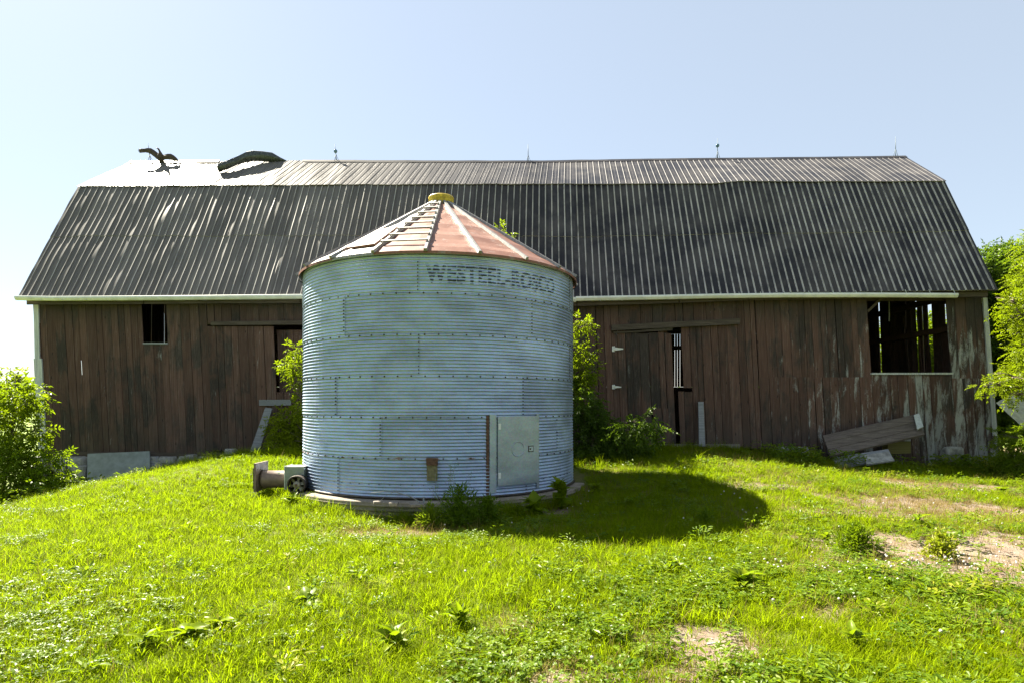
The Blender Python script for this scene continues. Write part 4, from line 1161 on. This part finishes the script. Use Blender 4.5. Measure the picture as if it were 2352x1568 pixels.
def tree(name, base, label, cat, clumps, mat, trunk_r, L=.28, pairs=4, lw=.10, dens=220, seed=1, group=None, droop=.35, fork=.45):
    rg = np.random.default_rng(seed); rd = random.Random(seed)
    base = Vector(base); t = empty(name, base, label, cat, group)
    top = max(c[0][2]+c[1][2]*.3 for c in clumps); m = MB()
    cen = np.mean([c[0] for c in clumps], axis=0)
    hi = max(clumps, key=lambda c: c[0][2]); tip = Vector((hi[0][0], hi[0][1], hi[0][2]+hi[1][2]*.3))
    pts = [base+Vector((0, 0, -.1))]
    for k in range(1, 7):
        f = k/6; p = base.lerp(tip, f); pts.append(p+Vector((rd.uniform(-1, 1), rd.uniform(-1, 1), 0))*.10*(top-base.z)*.25)
    m.tube(pts, [trunk_r*(1.25 if k == 0 else 1-.85*k/6) for k in range(7)], 9)
    tr = m.build('trunk', M['bark'], t)
    lm = MB()
    for (c, r, w) in clumps:
        c = Vector(c); f = max(.12, min(.92, (c.z-base.z)/(top-base.z)*fork*1.3)); i = min(5, int(f*6)); st = pts[i].lerp(pts[i+1], f*6-i)
        mid = st.lerp(c, .55)+Vector((0, 0, .10*(c-st).length))
        lm.tube([st, mid, c], [trunk_r*.45*(1-f*.5), trunk_r*.28, trunk_r*.12], 6)
        for q in range(6):
            e = c+Vector((rd.uniform(-1, 1)*r[0], rd.uniform(-1, 1)*r[1], rd.uniform(-.8, .8)*r[2]))*.85
            lm.tube([mid.lerp(c, .6), c.lerp(e, .5)+Vector((0, 0, .03)), e], [trunk_r*.13, trunk_r*.08, trunk_r*.03], 5)
    lm.build('limb', M['bark'], t)
    counts = [max(6, int(dens*w*(r[0]*r[1]*r[2])**(2/3)*4)) for (c, r, w) in clumps]
    V, Fc = sprays([c for c, r, w in clumps], [r for c, r, w in clumps], counts, L, pairs, lw, rg, droop)
    np_mesh('crown', V, Fc, mat, t)
    return t
def cl(px, py, Y, rx, rz, w=1.0, ry=None):
    p = W(px, py, Y); return (tuple(p), (rx, ry or rx, rz), w)
# right front tree (trunk outside the frame)
tree('locust_tree', (14.6, 14.6, H(14.6, 14.6)), 'bright yellow green tree reaching into the right edge of the picture', 'tree',
     [cl(2362, 700, 14.6, .55, .40), cl(2372, 645, 15.0, .45, .30), cl(2400, 760, 14.3, .7, .55), cl(2338, 725, 14.4, .30, .25), cl(2282, 884, 13.9, .34, .11), cl(2325, 866, 14.0, .40, .20),
      cl(2380, 850, 14.2, .65, .45), cl(2330, 905, 14.0, .32, .12), cl(2460, 650, 14.8, 1.1, .9), cl(2460, 820, 14.6, 1.0, .8), cl(2322, 690, 14.7, .22, .16), cl(2362, 800, 14.2, .40, .28), cl(2430, 570, 15, .9, .6)],
     M['locust'], .16, .26, 5, .075, 170, 11)
tree('weed_sapling', (12.9, 14.6, H(12.9, 14.6)), 'low bright leafy sapling at the lower right beside the leaning metal sheet', 'sapling',
     [cl(2335, 1000, 14.2, .5, .26), cl(2310, 1035, 14.3, .3, .28), cl(2370, 1040, 14.2, .6, .5), cl(2345, 1065, 14.1, .4, .3)], M['locust'], .03, .22, 4, .07, 180, 12)
tree('shade_tree', (16.6, 21.5, H(16.6, 21.5)), 'darker green tree standing behind the right barn corner', 'tree',
     [cl(2275, 650, 20.5, .9, .9), cl(2330, 640, 20.5, 1.0, 1.0), cl(2300, 760, 20.5, 1.2, 1.1), cl(2290, 860, 20.5, 1.1, 1.1), cl(2350, 800, 20.5, 1.3, 1.6), cl(2262, 600, 21, .5, .5), cl(2320, 600, 20.5, .6, .5), cl(2300, 940, 20, 1.0, .8), cl(2400, 900, 20, 1.6, 1.6)],
     M['shade_leaf'], .2, .36, 4, .14, 170, 13)
tree('shade_tree', (17.5, 25.5, H(17.5, 25.5)), 'tall shaded tree far behind the barn seen through its right window', 'tree',
     [((15.8, 22.5, 2.6), (1.4, 1.8, 1.7), 1), ((16.2, 24.5, 4.2), (1.6, 1.8, 1.2), .8), ((17.5, 25, 3), (2, 2, 2), 1), ((16, 20.6, 1.6), (1.2, 1.2, 1.2), 1)], M['locust'], .2, .4, 4, .15, 120, 14)
# left shrubs
tree('shrub', (-11.4, 13.6, H(-11.4, 13.6)), 'tall yellow green shrub at the left edge in front of the barn corner', 'shrub',
     [cl(35, 905, 13.8, .55, .42), cl(12, 880, 14.2, .4, .35), cl(65, 925, 13.6, .32, .28), cl(20, 1000, 13.6, .7, .55), cl(80, 985, 13.4, .28, .2), cl(45, 868, 14, .10, .28, .7), cl(-40, 960, 14, .8, .9)],
     M['maple'], .045, .2, 3, .10, 150, 21, 'shrubs at the left barn corner')
tree('shrub', (-10.7, 13.0, H(-10.7, 13.0)), 'lower spreading yellow green shrub left of the stone footing', 'shrub',
     [cl(100, 1060, 13.2, .42, .30), cl(60, 1050, 13.3, .5, .4), cl(130, 1085, 13.1, .25, .18), cl(40, 1110, 13.2, .55, .4), cl(95, 1120, 13.0, .4, .28), cl(0, 1080, 13.2, .6, .6), cl(140, 1040, 13.3, .16, .12)],
     M['maple'], .035, .18, 3, .09, 170, 22, 'shrubs at the left barn corner')
# saplings beside the bin
tree('box_elder', (-5.2, 15.6, H(-5.2, 15.6)), 'bright sapling peeping out left of the grain bin', 'sapling',
     [cl(684, 800, 15.0, .22, .2), cl(668, 842, 15.0, .28, .14), cl(692, 838, 15.1, .3, .22), cl(690, 876, 15.0, .2, .18), cl(685, 925, 15, .22, .10, .6), cl(672, 880, 15, .15, .06, .5),
      cl(660, 960, 15.9, .4, .3), cl(640, 990, 15.9, .35, .3), cl(690, 990, 15.9, .5, .45), cl(660, 1020, 15.8, .5, .3), cl(720, 930, 15.5, .4, .5)],
     M['maple'], .035, .19, 3, .095, 190, 31)
tree('box_elder', (.75, 16.2, H(.75, 16.2)), 'tall thin sapling behind the bin with its leafy tip above the bin roof', 'sapling',
     [cl(1148, 528, 16.0, .14, .12), cl(1168, 545, 16.0, .2, .12), cl(1200, 640, 16, .4, .5), cl(1326, 740, 15.6, .16, .2), cl(1348, 745, 15.4, .16, .16), cl(1335, 810, 15.5, .3, .3), cl(1350, 850, 15.4, .3, .22), cl(1310, 880, 15.6, .5, .5)],
     M['maple'], .05, .2, 3, .10, 190, 32)
tree('walnut_sapling', (2.35, 15.5, H(2.35, 15.5)), 'bushy dark green sapling filling the corner right of the bin', 'sapling',
     [cl(1340, 930, 15.2, .35, .4), cl(1370, 960, 15.2, .35, .3), cl(1350, 1020, 15.1, .5, .4), cl(1420, 1030, 15.2, .45, .3), cl(1400, 985, 15.2, .3, .2), cl(1468, 968, 14.0, .32, .12), cl(1500, 985, 13.9, .18, .12),
      cl(1440, 985, 14.2, .3, .14), cl(1330, 1060, 14.9, .4, .25), cl(1470, 1030, 15.3, .3, .22)],
     M['shade_leaf'], .04, .32, 5, .11, 190, 33, None, .6)

# ---- broad-leaf plants (every leaf a part)
def leaf_mesh():
    n = 6; vs = []; fs = []
    for i in range(n+1):
        t = i/n; w = .80*math.sin(math.pi*min(1, t**.62))*(1-.15*t)+(.02 if 0 < t < 1 else 0); z = .30*t-.55*t*t
        ru = .03*math.sin(i*2.4)
        vs += [(-w*.5, t, z+.10*w+ru), (-w*.26, t, z+.02), (0, t, z-.02), (w*.26, t, z+.02), (w*.5, t, z+.10*w-ru)]
    for i in range(n):
        for q in range(4): fs.append((i*5+q, i*5+q+1, (i+1)*5+q+1, (i+1)*5+q))
    me = bpy.data.meshes.new('leaf'); me.from_pydata(vs, [], fs); me.polygons.foreach_set('use_smooth', [True]*len(fs)); me.materials.append(M['dock']); return me
LEAF = leaf_mesh()
def dock(name, p, label, cat, n, size, seed, group=None, up=.5, narrow=1.0, hgt_=.0):
    rd = random.Random(seed); t = empty(name, p, label, cat, group)
    m = MB(); m.tube([p+Vector((0,0,-.03)), p+Vector((.01, 0, .06+hgt_))], [.02, .012], 6); m.build('stem', M['weed'], t)
    for k in range(n):
        a = k*2.4+rd.uniform(-.3, .3); s = .8*size*rd.uniform(.6, 1.15)
        o = bpy.data.objects.new('leaf', LEAF); o.parent = t; COL.objects.link(o)
        o.location = (0, 0, .02+hgt_*rd.random()); o.rotation_euler = (rd.uniform(up-.6, up+.45), rd.uniform(-.5, .5), a); o.scale = (s*narrow, s, s)
    return t
docks = [((1705, 1358), 'bright burdock plant alone on the lawn right of centre', 16, .26, .75, .9, .05), ((1548, 1314), 'small burdock seen between the bin shadow and the larger burdock', 10, .18, .5, .8, .03),
         ((1228, 1186), 'burdock with large leaves at the right foot of the bin', 18, .36, .8, 1.0, .12), ((1288, 1168), 'tallest burdock against the bin, right of the steel door', 24, .36, .85, 1.0, .34),
         ((705, 1395), 'flat yellow burdock low in the grass below the fan', 9, .22, .25, .8, .02), ((905, 1500), 'broadleaf rosette near the bottom edge left of centre', 12, .22, .7, .6, .03),
         ((1055, 1448), 'upright dock plant in the front weeds near the centre', 10, .22, 1.0, .4, .04), ((430, 1480), 'flat yellow burdock in the lower left lawn', 9, .22, .25, .7, .02),
         ((330, 1500), 'burdock leftmost in the lower left lawn', 8, .2, .25, .7, .02), ((500, 1455), 'burdock rightmost of three in the lower left lawn', 8, .2, .35, .7, .02), ((1960, 1490), 'dock among the weeds in the lower right', 9, .17, .6, .6, .03),
         ((2180, 1268), 'leafy plant at the edge of the gravel track', 10, .16, .9, .6, .12), ((668, 1162), 'dark burdock under the fan at the pad rim', 9, .24, .8, .8, .08),
         ((2300, 1135), 'broadleaf plant in the dry grass near the right edge', 8, .22, .6, .7, .05), ((2110, 1212), 'broadleaf clump at the far edge of the gravel track', 10, .24, .6, .5, .06),
         ((1370, 1130), 'broadleaf plant in the bin shadow by the sapling', 10, .22, .5, .8, .05), ((1440, 1160), 'broadleaf plant in the middle of the bin shadow', 10, .2, .5, .8, .05), ((1900, 1250), 'dock left of the feathery bush', 8, .16, .7, .5, .04)]
for k, ((px, py), lab, n, s, up, nar, hh) in enumerate(docks):
    dock('burdock', gp(px, py), lab, 'weed', n+7, s*.9, 100+k, 'broadleaf weeds in the yard', up, nar, hh+.05)

# ---- scatter sources
def blade_clump(n, h, spread, w, bend, rd, seg=3, seed_head=False):
    vs = []; fs = []
    for k in range(n):
        a = rd.uniform(0, 6.283); r = spread*math.sqrt(rd.random()); b = Vector((r*math.cos(a), r*math.sin(a), 0))
        hh = h*rd.uniform(.5, 1.15); ww = w*rd.uniform(.7, 1.3); dr = rd.uniform(0, 6.283); d = Vector((math.cos(dr), math.sin(dr), 0)); s = Vector((-math.sin(dr+rd.uniform(-.6, .6)), math.cos(dr), 0))
        bd = bend*rd.uniform(.3, 1.5); i0 = len(vs)
        for j in range(seg+1):
            t = j/seg; p = b+d*(bd*hh*t*t)+Vector((0, 0, hh*(t-.35*bd*t*t)-.01)); wj = ww*(1-t**1.6)*.5+.0002
            vs += [p-s*wj, p+s*wj]
        fs += [(i0+2*j, i0+2*j+1, i0+2*j+3, i0+2*j+2) for j in range(seg)]
    return vs, fs
def leaf_clump(n, rmax, h, L, wr, rd, trif=False):
    vs = []; fs = []
    def lf(b, d, n_, L_, w_):
        s = d.cross(n_).normalized(); i0 = len(vs)
        m1 = b+d*L_*.3; m2 = b+d*L_*.7-n_*.02*L_
        vs.extend([b, m1+s*w_*.42+n_*.08*w_, m2+s*w_*.46+n_*.1*w_, b+d*L_-n_*L_*.15, m2-s*w_*.46+n_*.1*w_, m1-s*w_*.42+n_*.08*w_])
        fs.extend([(i0, i0+1, i0+2, i0+3), (i0, i0+3, i0+4, i0+5)])
    for k in range(n):
        a = rd.uniform(0, 6.283); r = rmax*math.sqrt(rd.random()); z = h*rd.uniform(.35, 1.1); b = Vector((r*math.cos(a), r*math.sin(a), z))
        if trif:
            a0 = rd.uniform(0, 6.28); up = Vector((rd.uniform(-.4, .4), rd.uniform(-.4, .4), 1)).normalized()
            for q in range(3):
                d = Vector((math.cos(a0+q*2.09), math.sin(a0+q*2.09), rd.uniform(-.1, .25))).normalized(); lf(b, d, up, L*rd.uniform(.8, 1.2), L*wr)
        else:
            d = Vector((math.cos(a)+rd.uniform(-.5, .5), math.sin(a)+rd.uniform(-.5, .5), rd.uniform(-.1, .9))).normalized(); up = (Vector((rd.uniform(-.4, .4), rd.uniform(-.4, .4), 1))-d*.3).normalized(); lf(b, d, up, L*rd.uniform(.6, 1.3), L*wr)
    return vs, fs
def src(name, vs, fs, mat, smooth=False):
    me = bpy.data.meshes.new(name); me.from_pydata([tuple(v) for v in vs], [], fs); me.materials.append(mat)
    me.polygons.foreach_set('use_smooth', [smooth]*len(fs)); return bpy.data.objects.new(name, me)
def scatter(name, pts, scl, sources, label, cat=None):
    col = bpy.data.collections.new(name+'_sources')
    for s in sources: col.objects.link(s)
    n = len(pts); me = bpy.data.meshes.new(name); me.vertices.add(n); me.vertices.foreach_set('co', np.asarray(pts, np.float32).ravel())
    rg = np.random.default_rng(n)
    rot = np.stack([rg.normal(0, .13, n), rg.normal(0, .13, n), rg.uniform(0, 6.283, n)], -1).astype(np.float32)
    a = me.attributes.new('rot', 'FLOAT_VECTOR', 'POINT'); a.data.foreach_set('vector', rot.ravel())
    a = me.attributes.new('scl', 'FLOAT', 'POINT'); a.data.foreach_set('value', np.asarray(scl, np.float32))
    a = me.attributes.new('pick', 'INT', 'POINT'); a.data.foreach_set('value', rg.integers(0, len(sources), n).astype(np.int32))
    o = bpy.data.objects.new(name, me); COL.objects.link(o)
    ng = bpy.data.node_groups.new(name, 'GeometryNodeTree')
    ng.interface.new_socket('Geometry', in_out='INPUT', socket_type='NodeSocketGeometry'); ng.interface.new_socket('Geometry', in_out='OUTPUT', socket_type='NodeSocketGeometry')
    N = ng.nodes; gi = N.new('NodeGroupInput'); go = N.new('NodeGroupOutput'); iop = N.new('GeometryNodeInstanceOnPoints'); ci = N.new('GeometryNodeCollectionInfo')
    ci.inputs['Collection'].default_value = col; ci.inputs['Separate Children'].default_value = True; ci.inputs['Reset Children'].default_value = True
    def att(nm, ty):
        nd = N.new('GeometryNodeInputNamedAttribute'); nd.data_type = ty; nd.inputs['Name'].default_value = nm; return nd.outputs['Attribute']
    Lk = ng.links.new
    Lk(gi.outputs[0], iop.inputs['Points']); Lk(ci.outputs[0], iop.inputs['Instance']); iop.inputs['Pick Instance'].default_value = True
    Lk(att('pick', 'INT'), iop.inputs['Instance Index']); Lk(att('rot', 'FLOAT_VECTOR'), iop.inputs['Rotation']); Lk(att('scl', 'FLOAT'), iop.inputs['Scale'])
    Lk(iop.outputs[0], go.inputs[0])
    md = o.modifiers.new('scatter', 'NODES'); md.node_group = ng
    tag(o, label, cat, None, 'stuff'); return o

# candidate points over the yard (denser near the camera)
def yard(dens_near, dens_far, seed, ymin=2.6, ymax=17.0):
    rg = np.random.default_rng(seed); out = []
    y = ymin
    while y < ymax:
        dy = .25; d = dens_near+(dens_far-dens_near)*min(1, (y-3)/10); hw = .86*y+1.6; n = rg.poisson(d*dy*2*hw)
        out.append(np.stack([rg.uniform(-hw, hw, n), rg.uniform(y, y+dy, n)], -1)); y += dy
    p = np.concatenate(out)
    ok = (np.hypot(p[:,0]-BC.x, p[:,1]-BC.y) > PR+.02) & ~((p[:,1] > 16.85) & (np.abs(p[:,0]) < 13.3))
    return p[ok], rg
def with_z(p): return np.column_stack([p, hgt(p[:,0], p[:,1])-.005])
rd = random.Random(5)
grass_src = [src('grass_tuft', *blade_clump(18, .085, .06, .0046, .6, rd), M['grass']) for _ in range(4)]+[src('grass_tuft', *blade_clump(14, .15, .06, .0055, .8, rd), M['grass']) for _ in range(3)]
p, rg = yard(430, 170, 1)
dm = dirt_mask(p[:,0], p[:,1]); k = rg.random(len(p)) > np.clip(dm*1.15, 0, .985)*1.0
k &= rg.random(len(p)) > .72*dry_mask(p[:,0], p[:,1])
k &= rg.random(len(p)) < (.55+.9*fbm(p[:,0]*1.3, p[:,1]*1.3, 3))
p = p[k]
sc = (.62+.75*fbm(p[:,0]*.7+7, p[:,1]*.7, 3))*rg.uniform(.75, 1.25, len(p))*(1+.035*np.maximum(0, p[:,1]-6))
scatter('grass', with_z(p), sc, grass_src, 'bright yellow green lawn grass covering the yard')
# tall grass along the barn foot, the pad and the left rim of the mound
tall_src = [src('tall_grass_tuft', *blade_clump(22, .34, .09, .0075, .75, rd, 4), M['grass']) for _ in range(4)]
rg = np.random.default_rng(77); pp = []
def along(n, fx, jx, jy):
    t = rg.random(n); q = np.array([fx(a) for a in t]); pp.append(q+np.column_stack([rg.normal(0, jx, n), rg.normal(0, jy, n)]))
along(150, lambda t: (-8.2+3.6*t, 14.6+.25*t), .3, .35); along(330, lambda t: (6.5+8*t, 15.6-.3*t), .3, .45); along(70, lambda t: (3.2+3*t, 16.5), .2, .2)
along(170, lambda t: (BC.x+(PR+.12)*math.sin(-.12+.85*t), BC.y-(PR+.12)*math.cos(-.05+.75*t)), .08, .12)
along(45, lambda t: (BC.x+(PR+.1)*math.sin(-1.5+1.4*t), BC.y-(PR+.1)*math.cos(-1.5+1.4*t)), .06, .06); along(60, lambda t: (-9.5+2*t, 15.4), .6, .5); along(60, lambda t: (1.5+2.5*t, 14.2), .4, .4)
p = np.concatenate(pp); p = p[(np.hypot(p[:,0]-BC.x, p[:,1]-BC.y) > PR+.03) & (p[:,1] < 16.85)]
scatter('tall_grass', with_z(p), rg.uniform(.5, 1.15, len(p)), tall_src, 'long uncut grass along the barn foot and the pad')
# dry blades
dry_src = [src('dry_tuft', *blade_clump(16, .10, .075, .0045, 1.2, rd), M['dry']) for _ in range(3)]
p, rg = yard(200, 130, 3); k = rg.random(len(p)) < np.maximum(.9*dry_mask(p[:,0], p[:,1]), .8*np.exp(-((dirt_mask(p[:,0], p[:,1])-.45)/.3)**2))+.06
dry_src += [src('seed_stalk', *blade_clump(4, .24, .04, .0035, .35, rd), M['dry']) for _ in range(2)]
p = p[k]; scatter('dry_grass', with_z(p), rg.uniform(.6, 1.2, len(p)), dry_src, 'dry straw coloured grass in the worn patches')
# clover
clover_src = [src('clover_clump', *leaf_clump(16, .085, .075, .020, .85, rd, True), M['clover']) for _ in range(4)]
p, rg = yard(120, 30, 4, 2.6, 14); x, y = p[:,0], p[:,1]
pr = np.clip(sstep(.44, .62, fbm(x*.9+20, y*.9, 4))*(.35+.65*sstep(-4, 3, x+(5-y)*.6)), 0, 1)*(1-dirt_mask(x, y)*.9)
p = p[rg.random(len(p)) < pr]; scatter('clover', with_z(p), rg.uniform(.7, 1.5, len(p)), clover_src, 'low clover patches mixed through the front lawn')
# leafy weeds
weed_src = [src('weed_clump', *leaf_clump(16, .07, .10, .062, .42, rd), M['weed']) for _ in range(3)]+[src('weed_clump', *leaf_clump(24, .09, .16, .048, .38, rd), M['weed']) for _ in range(3)]
p, rg = yard(46, 18, 6, 2.6, 15.5); x, y = p[:,0], p[:,1]
pr = np.clip(sstep(.46, .66, fbm(x*1.2+60, y*1.2, 4))*(.10+.75*sstep(-3, 2.5, x+(4.5-y)*.5))+.03, 0, 1)*(1-.85*dirt_mask(x, y))
p = p[rg.random(len(p)) < pr]; scatter('low_weeds', with_z(p), rg.uniform(.6, 1.35, len(p)), weed_src, 'mixed low leafy weeds in the front and right of the yard')
# weeds in the barn's shade at right, under the left shrubs
rg = np.random.default_rng(9); q = np.column_stack([rg.uniform(6.6, 14, 420), rg.normal(15.75, .5, 420)]); q2 = np.column_stack([rg.uniform(-14.5, -9.6, 300), rg.normal(13.4, .8, 300)]); q2 = q2[q2[:,0] < -9.2-.35*np.abs(q2[:,1]-12.4)]
q = np.concatenate([q, q2]); q = q[q[:,1] < 16.85]; q = q[~((q[:,0] > 7.9) & (q[:,0] < 11.2) & (rg.random(len(q)) < .75))]
scatter('shade_weeds', with_z(q), rg.uniform(.9, 2.5, len(q)), [src('shade_weed', *leaf_clump(30, .10, .17, .05, .4, rd), M['weed']) for _ in range(3)], 'rank weeds growing in the shade at the barn foot')
# clover flowers
def ball(r):
    bm = bmesh.new(); bmesh.ops.create_icosphere(bm, subdivisions=1, radius=r); vs = [v.co.copy()+Vector((0, 0, .085)) for v in bm.verts]; fs = [tuple(v.index for v in f.verts) for f in bm.faces]; bm.free(); return vs, fs
p, rg = yard(90, 60, 8, 2.8, 12); x, y = p[:,0], p[:,1]
fl = .75*np.exp(-(((x-3.9)/1.5)**2+((y-6.25)/.42)**2))*sstep(.35, .6, fbm(x*2, y*2+9, 3))+.10*sstep(.58, .7, fbm(x*.8+5, y*.8, 3))*sstep(-6, 2, x)
fl = np.maximum(fl, .06*sstep(-1, -5, x)*sstep(.5, .65, fbm(x*1.1, y*1.1+3, 3))); fl = np.maximum(fl, .6*np.exp(-(((x-2.9)/.25)**2+((y-12.2)/.2)**2)))
p = p[rg.random(len(p)) < fl*np.where((x > 2) & (y > 5), 1, .3)]; scatter('clover_flowers', with_z(p), rg.uniform(.7, 1.4, len(p)), [src('clover_head', *ball(.010), M['flower'])], 'small white clover blossoms dotted over the lawn')
# gravel stones on the track
p, rg = yard(260, 160, 10, 2.8, 12); dm = dirt_mask(p[:,0], p[:,1]); p = p[rg.random(len(p)) < .75*sstep(.5, 1, dm)]
gs = []
for q in range(3):
    bm = bmesh.new(); bmesh.ops.create_icosphere(bm, subdivisions=1, radius=.012)
    vs = [Vector((v.co.x*rd.uniform(.8, 1.3), v.co.y*rd.uniform(.8, 1.2), v.co.z*.6+.003)) for v in bm.verts]; fs = [tuple(v.index for v in f.verts) for f in bm.faces]; bm.free(); gs.append(src('pebble', vs, fs, M['concrete']))
scatter('gravel', with_z(p), rg.uniform(.3, 1.3, len(p))**1.5, gs, 'loose gravel on the worn track')

# feathery bush by the track and leafy clump
def bush(name, p, label, h, r, n, mat, seed, L=.07, wr=.22):
    rd = random.Random(seed); t = empty(name, p, label, 'bush')
    m = MB(); V = []; Fs = []
    for k in range(n):
        a = rd.uniform(0, 6.28); el = rd.uniform(.35, 1.5); d = Vector((math.cos(a)*math.cos(el), math.sin(a)*math.cos(el), math.sin(el))); tip = p+Vector((d.x*r, d.y*r, d.z*h))
        m.tube([p, p.lerp(tip, .5)+Vector((0, 0, .02)), tip], [.006, .004, .002], 4)
    m.build('stem', M['weed'], t)
    rg = np.random.default_rng(seed); N = n*40
    a = rg.uniform(0, 6.28, N); el = rg.uniform(.1, 1.55, N); d = np.stack([np.cos(a)*np.cos(el), np.sin(a)*np.cos(el), np.sin(el)], -1); f = rg.uniform(.3, 1.0, N)
    pos = np.array(p)+d*np.array([r, r, h])*f[:,None]; dd = d+rg.normal(size=(N, 3))*.6
    V, Fc = leaflets(pos, dd, unit(rg.normal(size=(N, 3))*.5+np.array([0, 0, 1])), L*rg.uniform(.6, 1.3, N), L*wr*np.ones(N)); np_mesh('foliage', V, Fc, mat, t)
bush('feathery_bush', gp(1962, 1270), 'feathery bright green bush on the edge of the bare gravel', .34, .27, 40, M['dock'], 301)
bush('leafy_bush', gp(2158, 1285), 'loose leafy weed standing in the gravel track', .30, .20, 9, M['weed'], 302, .06, .6)
bush('leafy_bush', gp(1620, 1205), 'small leafy weed at the rim of the bin shadow', .26, .14, 7, M['weed'], 303, .05, .5)
bush('weed_clump', gp(1055, 1212), 'shaggy dark weed clump before the pad under the rusty spout', .62, .38, 34, M['weed'], 304, .09, .22)
bush('weed_clump', gp(1120, 1205), 'lower weed clump on the pad rim left of the steel door', .42, .30, 22, M['weed'], 305, .08, .3)
bush('weed_clump', gp(990, 1215), 'small weed clump on the pad rim beside the grey stake', .40, .26, 18, M['weed'], 306, .07, .25)
# tall weed at the front of the pad
tp = gp(1040, 1205)
t = empty('tall_weed', tp, 'spindly tall weed with bare stems against the front of the bin', 'weed')
m = MB(); rdw = random.Random(44); leafp = []
for (x1, y1, x2, y2, Y) in ((1030, 1110, 1052, 1060, 9.3), (1045, 1130, 1038, 1090, 9.2), (1060, 1150, 1085, 1085, 9.3), (1010, 1150, 985, 1120, 9.2), (1000, 1130, 1000, 1085, 9.3), (1040, 1150, 1100, 1120, 9.35), (1035, 1100, 1035, 1068, 9.2)):
    a = W(x1, y1, Y); b = W(x2, y2, Y); m.tube([tp, tp.lerp(a, .6)+Vector((.02, 0, .03)), a, b], [.007, .006, .004, .002], 5)
    for q in range(22):
        f = rdw.random(); pnt = a.lerp(b, f); leafp.append(pnt+Vector((rdw.uniform(-.05, .05), rdw.uniform(-.05, .05), rdw.uniform(-.03, .03))))
for (x2, y2) in ((965, 1230), (1085, 1215), (1075, 1150), (1015, 1165)): m.tube([W(1040, 1155, 9.15), W((1040+x2)/2, (1155+y2)/2-3, 9.0), W(x2, y2, 8.9)], [.005, .004, .002], 4)
m.build('stem', M['grey_wood'], t)
rg = np.random.default_rng(45); n = len(leafp); V, Fc = leaflets(np.array([tuple(q) for q in leafp]), rg.normal(size=(n, 3)), unit(rg.normal(size=(n, 3))+[0, 0, 1]), rg.uniform(.025, .06, n), rg.uniform(.008, .016, n)); np_mesh('foliage', V, Fc, M['weed'], t)
# far tree line and field edge
rg = np.random.default_rng(71); n = 26000
ang = rg.uniform(-1.5, 1.5, n); hh = rg.random(n)**.7; dist = 215+rg.normal(0, 6, n); x = dist*np.sin(ang); y = dist*np.cos(ang)
top = 6.5+5*fbm(ang*30, ang*0, 4); z = -1+hh*top
V, Fc = leaflets(np.stack([x, y, z], -1), rg.normal(size=(n, 3)), unit(rg.normal(size=(n, 3))+[0, 0, .6]), rg.uniform(1.0, 2.2, n), rg.uniform(.8, 1.6, n))
o = np_mesh('tree_line', V, Fc, M['shade_leaf']); tag(o, 'hazy far tree line beyond the field at left', None, None, 'stuff')
print('objects', len(bpy.data.objects))
